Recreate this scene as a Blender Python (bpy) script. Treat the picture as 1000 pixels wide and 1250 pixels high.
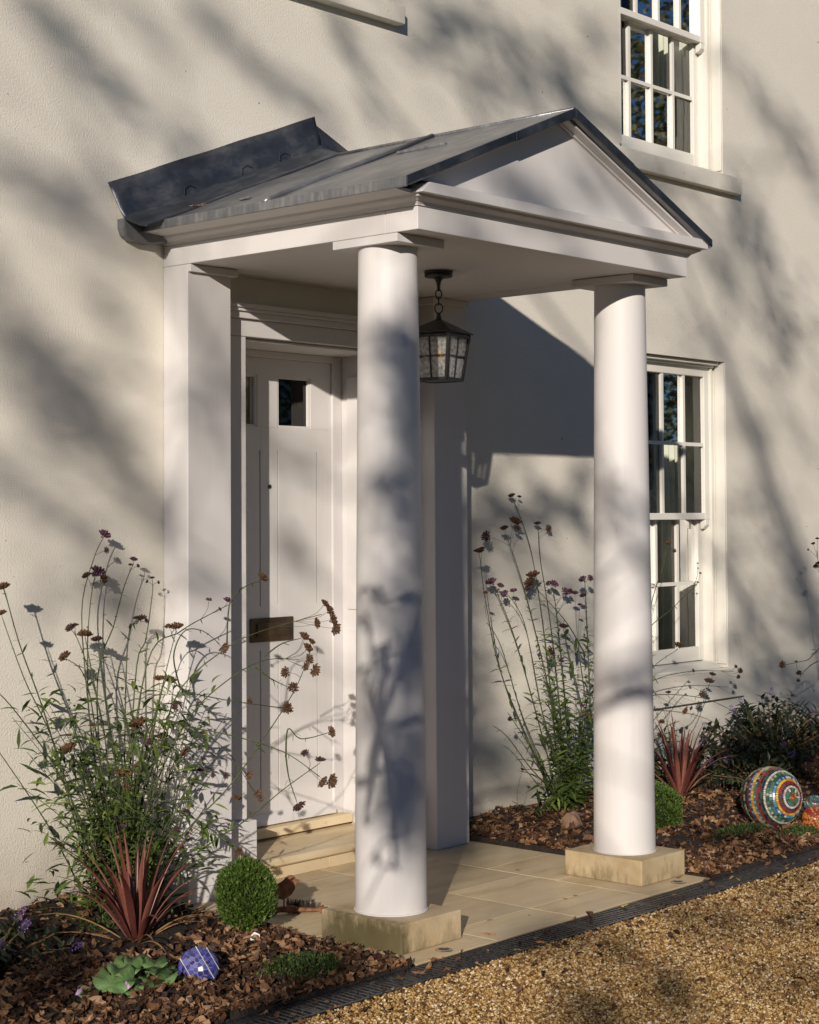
import bpy, bmesh, math, random
from mathutils import Vector, Matrix, Quaternion
import numpy as np
sc = bpy.context.scene
for o in list(bpy.data.objects): bpy.data.objects.remove(o)
R = math.radians
# ------------------------------------------------------------------ camera
CAM = Vector((-4.7954, -5.6732, 1.6)); YAW, PIT, ROL, FPX = 0.841577, 0.030008, -0.005426, 2134.763
fw = Vector((math.sin(YAW)*math.cos(PIT), math.cos(YAW)*math.cos(PIT), math.sin(PIT)))
rt = Vector((math.cos(YAW), -math.sin(YAW), 0)); up = rt.cross(fw)
rr = rt*math.cos(ROL)+up*math.sin(ROL); uu = -rt*math.sin(ROL)+up*math.cos(ROL)
cd = bpy.data.cameras.new('camera'); cam = bpy.data.objects.new('camera', cd); sc.collection.objects.link(cam)
cam.matrix_world = Matrix(((rr.x, uu.x, -fw.x, CAM.x), (rr.y, uu.y, -fw.y, CAM.y), (rr.z, uu.z, -fw.z, CAM.z), (0, 0, 0, 1)))
cd.sensor_fit = 'HORIZONTAL'; cd.sensor_width = 36; cd.lens = FPX/1000*36; cd.shift_y = -0.05905
cd.clip_end = 500; sc.camera = cam
# ------------------------------------------------------------------ light
SUN = Vector((1.42, 1.0, -.515)).normalized()          # direction the light travels
w = bpy.data.worlds.new('World'); sc.world = w; w.use_nodes = True
nt = w.node_tree; sky = nt.nodes.new('ShaderNodeTexSky'); sky.sky_type = 'NISHITA'; sky.sun_disc = False
sky.sun_elevation = math.asin(-SUN.z); sky.sun_rotation = math.atan2(-SUN.x, -SUN.y) % (2*math.pi)
nt.links.new(sky.outputs[0], nt.nodes['Background'].inputs[0]); nt.nodes['Background'].inputs[1].default_value = .056
sky.ozone_density = 7.0; sky.dust_density = .2
sl = bpy.data.lights.new('sun', 'SUN'); sl.energy = 5.0; sl.angle = R(.53); sl.color = (1, .905, .80)
so = bpy.data.objects.new('sun', sl); sc.collection.objects.link(so); so.rotation_euler = SUN.to_track_quat('-Z', 'Y').to_euler(); so.location = (-10, -7, 8)
sc.view_settings.view_transform = 'Standard'; sc.view_settings.look = 'None'; sc.view_settings.exposure = -0.12; sc.view_settings.gamma = 1
sc.view_settings.use_curve_mapping = False
sc.render.engine = 'CYCLES'
# ------------------------------------------------------------------ data
VERBENA = {'edge': [([(5.245, -0.4, -0.106), (4.956, -0.4, 0.931), (4.835, -0.4, 1.377)],
           [(4.795, -0.4, 1.417, 0.02, 1), (4.847, -0.4, 1.446, 0.02, 1), (4.832, -0.4, 1.277, 0.03, 1), (4.734, -0.4, 1.383, 0.012, 1), (4.853, -0.4, 1.296, 0.025, 1)]),
          ([(5.16, -0.5, -0.086), (4.681, -0.573, 0.756), (4.361, -0.587, 0.748), (4.074, -0.6, 0.739)], [(4.065, -0.6, 0.74, 0.035, 0)]),
          ([(4.817, -0.5, 0.744), (4.512, -0.53, 0.706), (4.349, -0.55, 0.652)], [(4.339, -0.55, 0.671, 0.028, 1), (4.329, -0.55, 0.634, 0.02, 1), (4.303, -0.55, 0.741, 0.014, 1)])],
 'left': [([(-0.5, -0.25, 0.085), (-0.511, -0.187, 0.649), (-0.524, -0.152, 0.966), (-0.519, -0.121, 1.253), (-0.442, -0.1, 1.444), (-0.386, -0.09, 1.525)], [(-0.386, -0.09, 1.528, 0.04, 2), (-0.377, -0.09, 1.469, 0.022, 2)]),
          ([(-0.42, -0.25, 0.072), (-0.507, -0.167, 0.742), (-0.497, -0.128, 1.059), (-0.467, -0.105, 1.25), (-0.431, -0.09, 1.372)],
           [(-0.418, -0.09, 1.382, 0.045, 2), (-0.471, -0.09, 1.367, 0.03, 1), (-0.394, -0.09, 1.355, 0.035, 0), (-0.431, -0.09, 1.369, 0.03, 2)]),
          ([(-0.46, -0.25, 0.079), (-0.476, -0.159, 0.899), (-0.361, -0.126, 1.181), (-0.298, -0.11, 1.326), (-0.243, -0.1, 1.413)],
           [(-0.243, -0.1, 1.427, 0.025, 2), (-0.26, -0.1, 1.407, 0.014, 1), (-0.222, -0.1, 1.403, 0.014, 1)]),
          ([(-0.42, -0.25, 0.104), (-0.284, -0.16, 0.949), (-0.215, -0.143, 1.108), (-0.165, -0.124, 1.288), (-0.161, -0.12, 1.331)],
           [(-0.161, -0.12, 1.352, 0.014, 1), (-0.187, -0.12, 1.339, 0.012, 1), (-0.131, -0.12, 1.334, 0.012, 1)]),
          ([(-0.42, -0.25, 0.104), (-0.329, -0.163, 1.05), (-0.264, -0.151, 1.177), (-0.246, -0.15, 1.183)], [(-0.246, -0.15, 1.19, 0.035, 1), (-0.272, -0.15, 1.194, 0.018, 1), (-0.221, -0.15, 1.182, 0.018, 1)]),
          ([(-0.54, -0.25, 0.092), (-0.751, -0.222, 0.802), (-0.873, -0.21, 1.117), (-0.94, -0.201, 1.334), (-0.951, -0.2, 1.349)], [(-0.943, -0.2, 1.34, 0.04, 0)]),
          ([(-0.579, -0.3, 0.137), (-0.771, -0.3, 0.718), (-0.919, -0.3, 1.004), (-1.017, -0.3, 1.235)], [(-1.021, -0.3, 1.25, 0.03, 0)]),
          ([(-0.618, -0.3, 0.113), (-0.826, -0.323, 0.453), (-1.097, -0.35, 0.8)], [(-1.104, -0.35, 0.806, 0.03, 0)]), ([(-0.46, -0.25, 0.174), (-0.548, -0.209, 0.908), (-0.643, -0.2, 1.056)], [(-0.658, -0.2, 1.064, 0.04, 0)]),
          ([(-0.46, -0.25, 0.237), (-0.487, -0.223, 0.745), (-0.562, -0.208, 1.029), (-0.619, -0.2, 1.165)], [(-0.631, -0.2, 1.172, 0.035, 1), (-0.612, -0.2, 1.184, 0.02, 1)]),
          ([(-0.508, -0.25, 0.749), (-0.546, -0.217, 1.003), (-0.564, -0.2, 1.137)], [(-0.564, -0.2, 1.143, 0.045, 0)]), ([(-0.48, -0.25, 0.746), (-0.496, -0.219, 0.968), (-0.505, -0.2, 1.108)], [(-0.509, -0.2, 1.121, 0.035, 1)]),
          ([(-0.379, -0.25, 0.097), (-0.372, -0.292, 0.548), (-0.28, -0.332, 0.959), (-0.232, -0.35, 1.151)], [(-0.232, -0.35, 1.16, 0.045, 0), (-0.274, -0.35, 1.169, 0.02, 0)]),
          ([(-0.54, -0.35, 0.107), (-0.827, -0.424, 0.614), (-1.08, -0.474, 0.91), (-1.235, -0.5, 1.039)], [(-1.242, -0.5, 1.045, 0.03, 0)]),
          ([(-0.42, -0.25, 0.072), (-0.437, -0.444, 0.57), (-0.436, -0.587, 0.923), (-0.292, -0.686, 1.089), (-0.157, -0.751, 1.159), (0.083, -0.85, 1.218)],
           [(0.097, -0.85, 1.256, 0.03, 0), (0.12, -0.85, 1.229, 0.036, 0), (0.138, -0.85, 1.196, 0.036, 0), (0.152, -0.85, 1.16, 0.042, 0), (0.047, -0.85, 1.184, 0.034, 0)]),
          ([(-0.42, -0.25, 0.072), (-0.35, -0.364, 0.552), (-0.234, -0.434, 0.817), (-0.07, -0.483, 0.956), (0.089, -0.519, 1.022), (0.253, -0.55, 1.016)],
           [(0.286, -0.55, 1.098, 0.03, 0), (0.3, -0.55, 1.057, 0.036, 0), (0.305, -0.55, 1.013, 0.036, 0), (0.338, -0.55, 0.967, 0.042, 0), (0.324, -0.55, 1.082, 0.025, 0), (0.281, -0.55, 1.108, 0.033, 0),
            (0.285, -0.55, 0.987, 0.03, 0)]),
          ([(-0.42, -0.3, 0.079), (-0.32, -0.475, 0.361), (-0.195, -0.619, 0.559), (-0.109, -0.767, 0.792), (-0.071, -0.851, 0.93), (-0.066, -0.9, 1.017)],
           [(-0.123, -0.9, 0.949, 0.034, 0), (-0.158, -0.9, 1.011, 0.034, 0), (-0.154, -0.9, 0.875, 0.034, 0)]),
          ([(-0.379, -0.25, 0.288), (-0.531, -0.533, 0.805), (-0.382, -0.647, 0.799), (-0.234, -0.764, 0.754), (-0.119, -0.859, 0.698), (-0.034, -0.95, 0.61)], [(-0.026, -0.95, 0.593, 0.038, 0), (0.023, -0.95, 0.587, 0.045, 0)]),
          ([(-0.297, -0.3, 0.154), (-0.205, -0.516, 0.327), (-0.139, -0.66, 0.43), (-0.087, -0.812, 0.556), (-0.034, -0.95, 0.659)], [(-0.03, -0.95, 0.668, 0.032, 1), (-0.109, -0.95, 0.704, 0.026, 1)]),
          ([(-0.115, -0.85, 0.687), (-0.138, -0.887, 0.795), (-0.09, -0.91, 0.755), (0.024, -0.95, 0.772)], [(0.024, -0.95, 0.772, 0.036, 0)]),
          ([(-0.115, -0.85, 0.687), (-0.145, -0.898, 0.611), (-0.157, -0.95, 0.532)], [(-0.149, -0.95, 0.518, 0.04, 1)]),
          ([(-0.42, -0.25, 0.422), (-0.346, -0.311, 1.033), (-0.192, -0.328, 1.144), (-0.047, -0.342, 1.207), (0.052, -0.35, 1.243)],
           [(0.043, -0.35, 1.256, 0.03, 2), (-0.059, -0.35, 1.264, 0.02, 2), (-0.002, -0.35, 1.225, 0.014, 1)]),
          ([(-0.053, -0.45, 1.096), (-0.059, -0.477, 1.261), (0.012, -0.491, 1.321), (0.076, -0.5, 1.339)], [(0.094, -0.5, 1.351, 0.036, 0)]),
          ([(-0.379, -0.3, 0.422), (-0.344, -0.406, 0.952), (-0.25, -0.424, 0.917), (-0.037, -0.461, 0.864), (0.202, -0.5, 0.82)], [(0.016, -0.5, 0.862, 0.026, 0), (0.226, -0.5, 0.825, 0.03, 0)]),
          ([(-0.168, -0.3, 0.913), (-0.245, -0.35, 1.051), (-0.225, -0.39, 1.149), (-0.154, -0.418, 1.149), (-0.092, -0.45, 1.095)], [(-0.075, -0.45, 1.081, 0.04, 0)]),
          ([(0.107, -0.5, 1.036), (0.179, -0.525, 1.083), (0.267, -0.55, 1.102)], []), ([(0.052, -0.5, 0.997), (0.114, -0.526, 0.948), (0.182, -0.55, 0.911)], []),
          ([(-0.379, -0.25, 0.161), (-0.291, -0.343, 0.543), (-0.127, -0.401, 0.724), (0.048, -0.45, 0.563)],
           [(0.003, -0.45, 0.48, 0.03, 0), (0.061, -0.45, 0.561, 0.03, 0), (0.111, -0.45, 0.48, 0.03, 0), (0.129, -0.45, 0.454, 0.022, 0)]),
          ([(-0.38, -0.2, 0.154), (-0.352, -0.267, 0.639), (-0.275, -0.3, 0.86)], [(-0.279, -0.3, 0.957, 0.035, 0), (-0.228, -0.3, 0.947, 0.045, 0), (-0.203, -0.3, 0.847, 0.03, 1)]),
          ([(-0.38, -0.2, 0.154), (-0.349, -0.263, 0.542), (-0.354, -0.3, 0.77)], [(-0.379, -0.3, 0.785, 0.055, 0)]), ([(-0.42, -0.2, 0.16), (-0.597, -0.273, 0.572), (-0.711, -0.3, 0.711)], [(-0.718, -0.3, 0.724, 0.05, 0)]),
          ([(-0.38, -0.2, 0.154), (-0.319, -0.277, 0.475), (-0.203, -0.35, 0.76)], [(-0.186, -0.35, 0.771, 0.032, 2), (-0.296, -0.35, 0.736, 0.035, 0), (-0.362, -0.35, 0.724, 0.03, 1)]),
          ([(-0.338, -0.25, 0.154), (-0.24, -0.332, 0.407), (-0.153, -0.4, 0.613)],
           [(-0.136, -0.4, 0.637, 0.02, 1), (-0.149, -0.4, 0.603, 0.022, 1), (-0.088, -0.4, 0.57, 0.02, 1), (-0.018, -0.4, 0.559, 0.022, 1), (-0.23, -0.4, 0.67, 0.03, 0), (-0.135, -0.4, 0.738, 0.025, 0)]),
          ([(-0.379, -0.25, 0.161), (-0.478, -0.322, 0.469), (-0.5, -0.35, 0.584)], [(-0.496, -0.35, 0.606, 0.055, 0), (-0.488, -0.35, 0.561, 0.035, 0)]),
          ([(-0.127, -0.35, 0.394), (-0.051, -0.46, 0.299), (-0.022, -0.5, 0.267)], [(-0.035, -0.5, 0.269, 0.032, 0)])],
 'mid': [([(3.429, -0.15, -0.03), (3.411, -0.118, 0.905), (3.605, -0.103, 1.322), (3.653, -0.1, 1.414)], [(3.662, -0.1, 1.433, 0.035, 0), (3.721, -0.1, 1.394, 0.02, 1)]),
         ([(3.429, -0.15, -0.03), (3.31, -0.131, 0.82), (3.688, -0.123, 1.077), (3.91, -0.12, 1.177)],
          [(3.939, -0.12, 1.314, 0.012, 1), (3.939, -0.12, 1.285, 0.012, 1), (3.964, -0.12, 1.256, 0.014, 1), (3.937, -0.12, 1.204, 0.012, 1)]),
         ([(3.388, -0.15, -0.024), (3.319, -0.15, 0.64), (3.677, -0.15, 0.836)], [(3.677, -0.15, 0.85, 0.04, 0)]),
         ([(3.388, -0.15, -0.024), (3.241, -0.229, 0.606), (3.281, -0.241, 0.688), (3.625, -0.269, 0.718), (4.028, -0.3, 0.691)],
          [(4.091, -0.3, 0.689, 0.028, 1), (4.047, -0.3, 0.716, 0.018, 1), (4.072, -0.3, 0.657, 0.022, 1), (3.594, -0.3, 0.724, 0.018, 1)]),
         ([(3.35, -0.15, 0.094), (3.354, -0.204, 0.351), (3.649, -0.251, 0.422), (3.763, -0.3, 0.633)], [(3.763, -0.3, 0.647, 0.045, 1), (3.798, -0.3, 0.686, 0.03, 1)]),
         ([(3.349, -0.15, 0.003), (3.144, -0.241, 0.525), (3.247, -0.263, 0.612), (3.664, -0.312, 0.568), (3.968, -0.35, 0.461)], [(3.421, -0.35, 0.523, 0.035, 0), (3.487, -0.35, 0.53, 0.02, 1)]),
         ([(3.429, -0.15, -0.007), (3.284, -0.198, 0.375), (3.447, -0.226, 0.544), (3.629, -0.25, 0.668)], [(3.629, -0.25, 0.659, 0.016, 1), (3.764, -0.25, 0.584, 0.04, 1)]),
         ([(3.429, -0.15, -0.007), (3.369, -0.221, 0.369), (3.532, -0.25, 0.447)], [(3.352, -0.25, 0.454, 0.03, 0), (3.42, -0.25, 0.611, 0.025, 1)])],
 'right': [([(2.55, -0.15, 0.099), (2.512, -0.105, 0.805), (2.434, -0.069, 1.383), (2.31, -0.05, 1.673)], [(2.29, -0.05, 1.699, 0.03, 1), (2.351, -0.05, 1.695, 0.018, 1)]),
           ([(2.628, -0.15, 0.072), (2.567, -0.087, 0.994), (2.513, -0.061, 1.364), (2.509, -0.05, 1.532)], [(2.503, -0.05, 1.553, 0.03, 1), (2.594, -0.05, 1.531, 0.03, 0)]),
           ([(2.522, -0.15, 0.103), (2.062, -0.175, 0.762), (1.906, -0.19, 1.153), (1.846, -0.2, 1.397)], [(1.84, -0.2, 1.421, 0.04, 1), (1.865, -0.2, 1.437, 0.02, 1)]),
           ([(2.55, -0.15, 0.099), (2.264, -0.117, 0.885), (2.111, -0.103, 1.188), (2.063, -0.1, 1.251)], [(2.056, -0.1, 1.26, 0.045, 2), (2.128, -0.1, 1.241, 0.03, 2)]),
           ([(2.603, -0.15, 0.318), (2.343, -0.115, 1.133), (2.191, -0.1, 1.481)], [(2.165, -0.1, 1.531, 0.035, 1), (2.252, -0.1, 1.564, 0.05, 0), (2.266, -0.1, 1.534, 0.03, 0), (2.026, -0.1, 1.495, 0.045, 1)]),
           ([(2.665, -0.15, 0.174), (2.59, -0.108, 1.058), (2.56, -0.1, 1.226)], [(2.574, -0.1, 1.234, 0.04, 2), (2.674, -0.1, 1.192, 0.04, 2), (2.532, -0.1, 1.24, 0.025, 1), (2.718, -0.1, 1.195, 0.025, 1)]),
           ([(2.761, -0.2, 0.427), (2.779, -0.161, 1.064), (2.783, -0.15, 1.255)], [(2.768, -0.15, 1.255, 0.035, 2), (2.827, -0.15, 1.262, 0.03, 2), (2.767, -0.15, 1.168, 0.03, 1)]),
           ([(2.784, -0.15, 0.854), (2.643, -0.127, 1.039), (2.42, -0.1, 1.223)], [(2.4, -0.1, 1.283, 0.055, 0), (2.378, -0.1, 1.249, 0.05, 0), (2.357, -0.1, 1.225, 0.03, 2)]),
           ([(2.744, -0.15, 0.597), (2.639, -0.15, 0.863), (2.59, -0.15, 1.004)], [(2.591, -0.15, 1.012, 0.04, 1), (2.49, -0.15, 0.898, 0.04, 1)]),
           ([(2.483, -0.2, 0.113), (2.158, -0.223, 0.569), (1.954, -0.243, 0.951), (1.832, -0.25, 1.079)], [(1.827, -0.25, 1.222, 0.02, 0)]),
           ([(2.526, -0.2, 0.107), (2.195, -0.244, 0.321), (1.951, -0.282, 0.512), (1.816, -0.3, 0.582)], []), ([(2.526, -0.2, 0.107), (2.094, -0.273, 0.497), (1.931, -0.3, 0.635)], [(1.95, -0.3, 0.602, 0.02, 1)]),
           ([(2.596, -0.2, 0.081), (2.731, -0.2, 0.429), (2.644, -0.2, 0.951)], [(2.626, -0.2, 1.188, 0.03, 2), (2.669, -0.2, 1.126, 0.02, 2)]),
           ([(2.553, -0.18, 0.148), (2.395, -0.145, 0.626), (2.303, -0.114, 1.051), (2.155, -0.1, 1.223)], [(2.168, -0.1, 1.198, 0.035, 2), (2.235, -0.1, 1.212, 0.03, 2)]),
           ([(2.424, -0.25, 0.171), (2.15, -0.303, 0.129), (1.895, -0.35, 0.214)], [(1.98, -0.35, 0.355, 0.018, 1)])]}
BOUGHS = [([(-15.689, -10.393, 7.932), (-15.432, -10.482, 7.56), (-15.18, -10.537, 7.269), (-14.978, -10.596, 6.993)], 0.16, 0.75), ([(-14.127, -9.293, 7.146), (-13.756, -9.273, 6.968), (-13.816, -9.4, 6.942)], 0.12, 0.7),
 ([(-16.602, -11.061, 8.691), (-16.117, -10.936, 8.509), (-15.863, -10.959, 8.391), (-15.792, -11.171, 8.333)], 0.14, 0.5), ([(-15.458, -10.615, 8.104), (-15.419, -10.751, 7.755)], 0.1, 0.5),
 ([(-14.323, -9.589, 8.578), (-14.018, -9.601, 8.385), (-13.736, -9.582, 8.217), (-13.522, -9.687, 8.154)], 0.14, 0.5), ([(-15.48, -10.659, 9.243), (-15.25, -10.742, 9.117)], 0.12, 0.4),
 ([(-14.787, -10.546, 9.23), (-14.562, -10.661, 9.077), (-14.059, -10.601, 8.893)], 0.13, 0.55), ([(-10.682, -8.225, 8.209), (-10.615, -8.333, 8.037), (-10.524, -8.328, 7.813)], 0.1, 0.6),
 ([(-11.953, -9.399, 8.858), (-11.73, -9.453, 8.785)], 0.1, 0.4), ([(-15.652, -10.393, 7.15), (-15.371, -10.524, 6.961), (-14.787, -10.414, 6.659)], 0.12, 0.45), ([(-13.902, -9.578, 6.306), (-13.434, -9.353, 5.966)], 0.09, 0.6),
 ([(-13.739, -9.072, 6.911), (-13.642, -9.166, 6.748), (-13.402, -9.167, 6.427)], 0.1, 0.4), ([(-10.9, -8.913, 8.644), (-10.169, -8.911, 8.662), (-9.726, -9.012, 8.463)], 0.14, 0.55),
 ([(-13.016, -10.674, 9.289), (-12.094, -10.521, 9.428), (-11.796, -10.585, 9.765)], 0.12, 0.45), ([(-15.185, -12.435, 8.596), (-14.878, -12.362, 8.475), (-14.829, -12.516, 8.516)], 0.1, 0.8),
 ([(-14.47, -11.662, 8.112), (-14.283, -11.661, 8.076)], 0.08, 0.6), ([(-12.404, -10.337, 7.254), (-12.425, -10.455, 7.269)], 0.06, 0.8), ([(-13.549, -11.657, 8.289), (-13.297, -11.639, 8.142)], 0.07, 0.5),
 ([(-11.869, -9.726, 6.623), (-11.892, -9.744, 6.347), (-11.941, -9.776, 5.985), (-11.924, -9.765, 5.476), (-11.818, -9.685, 5.029), (-12.056, -9.83, 4.859)], 0.2, 0.9),
 ([(-11.636, -9.381, 5.937), (-11.514, -9.374, 5.903), (-11.662, -9.56, 5.937)], 0.08, 0.7), ([(-11.321, -9.124, 5.014), (-11.168, -9.11, 4.904), (-11.261, -9.239, 4.808), (-11.065, -9.117, 4.556)], 0.09, 0.62),
 ([(-4.459, -4.287, 2.963), (-4.103, -4.137, 2.789), (-3.996, -4.209, 2.777)], 0.01, 0.9), ([(-4.102, -4.034, 2.454), (-4.094, -4.066, 2.528), (-4.145, -4.181, 2.601), (-3.74, -4.028, 2.494)], 0.006, 0.6),
 ([(-3.674, -3.808, 2.403), (-3.847, -3.943, 2.49), (-3.803, -3.931, 2.476)], 0.01, 0.8), ([(-3.95, -3.922, 2.639), (-3.904, -3.92, 2.615)], 0.02, 0.9),
 ([(-4.088, -4.027, 1.937), (-4.033, -4.084, 1.994), (-3.784, -4.039, 1.932)], 0.006, 0.6), ([(-4.373, -4.228, 1.86), (-4.072, -4.11, 1.87), (-3.691, -3.94, 1.794)], 0.006, 0.6),
 ([(-4.166, -4.099, 2.167), (-3.993, -3.993, 2.034)], 0.015, 0.9), ([(-4.131, -4.072, 1.656), (-3.944, -4.02, 1.732), (-3.873, -4.018, 1.752)], 0.006, 0.6), ([(-15.41, -12.046, 7.647), (-15.533, -12.131, 6.588)], 0.012, 0.6),
 ([(-12.146, -10.77, 6.596), (-11.94, -10.891, 6.511)], 0.06, 0.35), ([(-11.708, -10.433, 5.641), (-11.365, -10.386, 5.524), (-11.081, -10.324, 5.513)], 0.07, 0.6),
 ([(-13.268, -11.515, 6.66), (-13.203, -11.552, 6.461)], 0.05, 0.35), ([(-10.554, -10.564, 9.849), (-10.02, -10.529, 9.663), (-9.52, -10.576, 9.352)], 0.256, 0.27),
 ([(-10.679, -10.775, 9.172), (-10.202, -10.675, 8.644), (-9.9, -10.634, 8.065)], 0.22400000000000003, 0.36), ([(-11.053, -11.472, 10.042), (-10.656, -11.565, 9.57)], 0.22400000000000003, 0.3),
 ([(-14.347, -13.086, 9.862), (-13.8, -12.964, 9.737)], 0.192, 0.33), ([(-12.907, -12.675, 8.9), (-12.671, -12.877, 8.595)], 0.22400000000000003, 0.33),
 ([(-13.049, -12.456, 8.561), (-12.694, -12.448, 8.466)], 0.16000000000000003, 0.36), ([(-10.186, -10.607, 7.205), (-9.839, -10.605, 6.68), (-9.461, -10.596, 6.343)], 0.22400000000000003, 0.3),
 ([(-10.538, -10.633, 6.212), (-9.895, -10.596, 5.947), (-9.181, -10.467, 5.732)], 0.32000000000000006, 0.51), ([(-11.595, -11.878, 7.335), (-11.194, -11.885, 6.462)], 0.256, 0.44999999999999996),
 ([(-11.492, -11.249, 7.283), (-10.993, -11.093, 6.639)], 0.192, 0.24), ([(-14.795, -13.024, 9.392), (-14.485, -13.176, 9.412)], 0.16000000000000003, 0.21),
 ([(-10.868, -9.145, 6.433), (-10.441, -9.082, 6.231), (-9.994, -9.073, 6.312)], 0.12, 0.75), ([(-9.514, -8.48, 6.137), (-9.04, -8.505, 5.885)], 0.1, 0.6), ([(-10.215, -8.655, 5.266), (-10.548, -8.955, 4.83)], 0.07, 0.5),
 ([(-9.401, -8.764, 6.424), (-9.628, -8.815, 6.179)], 0.08, 0.6), ([(-13.102, -9.611, 6.654), (-12.699, -9.558, 6.307)], 0.08, 0.5), ([(-12.775, -9.4, 6.854), (-12.442, -9.379, 6.81)], 0.07, 0.45),
 ([(-14.577, -10.401, 7.357), (-14.191, -10.292, 7.099)], 0.07, 0.4), ([(-13.26, -9.394, 6.189), (-12.684, -9.229, 5.921)], 0.07, 0.35), ([(-9.733, -9.24, 8.587), (-8.575, -9.288, 8.048), (-7.806, -9.387, 7.551)], 0.55, 0.2),
 ([(-12.029, -11.707, 8.377), (-11.28, -11.583, 7.186), (-11.044, -11.626, 6.347)], 0.8, 0.15), ([(-11.217, -9.091, 8.599), (-9.888, -9.02, 8.532)], 0.5, 0.2), ([(-10.107, -8.655, 6.097), (-9.262, -8.549, 5.244)], 0.4, 0.3),
 ([(-15.427, -10.367, 8.589), (-14.819, -10.438, 8.262), (-14.533, -10.431, 8.043)], 0.4, 0.08), ([(-12.887, -8.553, 5.981), (-12.661, -8.674, 5.643), (-12.54, -8.678, 5.17)], 0.35, 0.08),
 ([(-13.04, -10.982, 4.866), (-12.383, -10.815, 4.723), (-12.737, -11.29, 4.82)], 0.1, 0.45), ([(-11.983, -11.04, 4.757), (-12.102, -11.388, 4.81), (-12.032, -11.745, 4.904)], 0.14, 0.5),
 ([(-12.961, -11.252, 4.612), (-12.947, -11.496, 4.643)], 0.16, 0.85), ([(-13.494, -12.365, 5.065), (-13.203, -12.481, 5.054)], 0.14, 0.6), ([(-10.551, -10.472, 4.458), (-10.243, -10.585, 4.484)], 0.1, 0.5),
 ([(-12.766, -11.447, 4.754), (-13.287, -11.964, 4.852)], 0.12, 0.45), ([(-14.588, -9.94, 4.874), (-14.448, -10.094, 4.84), (-14.568, -10.166, 4.792)], 0.14, 0.85),
 ([(-16.065, -10.901, 5.614), (-16.23, -11.549, 5.591), (-16.407, -11.616, 5.548)], 0.1, 0.7), ([(-13.351, -10.251, 4.623), (-13.094, -10.288, 4.604), (-13.018, -10.374, 4.603)], 0.1, 0.85),
 ([(-14.775, -11.251, 5.021), (-14.539, -11.312, 5.022)], 0.1, 0.8), ([(-12.08, -11.29, 5.358), (-12.125, -11.827, 5.375)], 0.1, 0.6), ([(-8.912, -9.325, 4.822), (-8.4, -9.47, 4.834), (-9.2, -10.137, 4.858)], 0.12, 0.7),
 ([(-14.876, -11.638, 5.408), (-14.716, -11.337, 5.434)], 0.05, 0.5)]

# ------------------------------------------------------------------ materials
def nodes(name):
    m = bpy.data.materials.new(name); m.use_nodes = True; t = m.node_tree
    return m, t, t.nodes['Principled BSDF']
def N(t, kind, **k):
    n = t.nodes.new('ShaderNode'+kind)
    for a, v in k.items(): setattr(n, a, v)
    return n
def ramp(t, src, stops):
    r = N(t, 'ValToRGB'); e = r.color_ramp.elements
    if len(stops) == 1: stops = [(0, stops[0][1]), (1, stops[0][1])]
    while len(e) < len(stops): e.new(.5)
    for i, (p, c) in enumerate(stops): e[i].position = p; e[i].color = (*c, 1)
    t.links.new(src, r.inputs[0]); return r
def noise(t, scale, detail=4, rough=.55, vec=None):
    n = N(t, 'TexNoise'); n.inputs['Scale'].default_value = scale; n.inputs['Detail'].default_value = detail; n.inputs['Roughness'].default_value = rough
    if vec is None:
        c = N(t, 'NewGeometry'); vec = c.outputs['Position']
    t.links.new(vec, n.inputs['Vector']); return n
def bump(t, b, src, dist, strength=1.0):
    n = N(t, 'Bump'); n.inputs['Distance'].default_value = dist; n.inputs['Strength'].default_value = strength
    t.links.new(src, n.inputs['Height']); t.links.new(n.outputs[0], b.inputs['Normal']); return n
def surf(name, c0, c1, scale, rough=.6, bscale=None, bdist=.001, metal=0, spec=.5, lo=.35, hi=.65, sub=0):
    m, t, b = nodes(name); n = noise(t, scale)
    r = ramp(t, n.outputs['Fac'], [(lo, c0), (hi, c1)]); t.links.new(r.outputs[0], b.inputs['Base Color'])
    b.inputs['Roughness'].default_value = rough; b.inputs['Metallic'].default_value = metal; b.inputs['Specular IOR Level'].default_value = spec
    if bscale: bump(t, b, noise(t, bscale).outputs['Fac'], bdist)
    if sub: b.inputs['Subsurface Weight'].default_value = sub
    return m
def island(name, stops, rough=.6, bscale=None, bdist=.001, trans=0, spec=.4, inst=False, obj=False):
    """colour picked per separate piece"""
    m, t, b = nodes(name)
    src = N(t, 'ObjectInfo').outputs['Random'] if (inst or obj) else N(t, 'NewGeometry').outputs['Random Per Island']
    r = ramp(t, src, stops)
    n = noise(t, 90); mx = N(t, 'MixRGB', blend_type='MULTIPLY'); mx.inputs[0].default_value = .5
    t.links.new(r.outputs[0], mx.inputs[1]); r2 = ramp(t, n.outputs['Fac'], [(.3, (.55, .55, .55)), (.7, (1.25, 1.25, 1.25))]); t.links.new(r2.outputs[0], mx.inputs[2])
    t.links.new(mx.outputs[0], b.inputs['Base Color'])
    b.inputs['Roughness'].default_value = rough; b.inputs['Specular IOR Level'].default_value = spec
    if bscale: bump(t, b, noise(t, bscale).outputs['Fac'], bdist)
    if trans:
        tr = N(t, 'BsdfTranslucent'); t.links.new(mx.outputs[0], tr.inputs[0]); ms = N(t, 'MixShader'); ms.inputs[0].default_value = trans
        t.links.new(b.outputs[0], ms.inputs[1]); t.links.new(tr.outputs[0], ms.inputs[2]); t.links.new(ms.outputs[0], t.nodes['Material Output'].inputs[0])
    return m
M = {}
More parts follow.
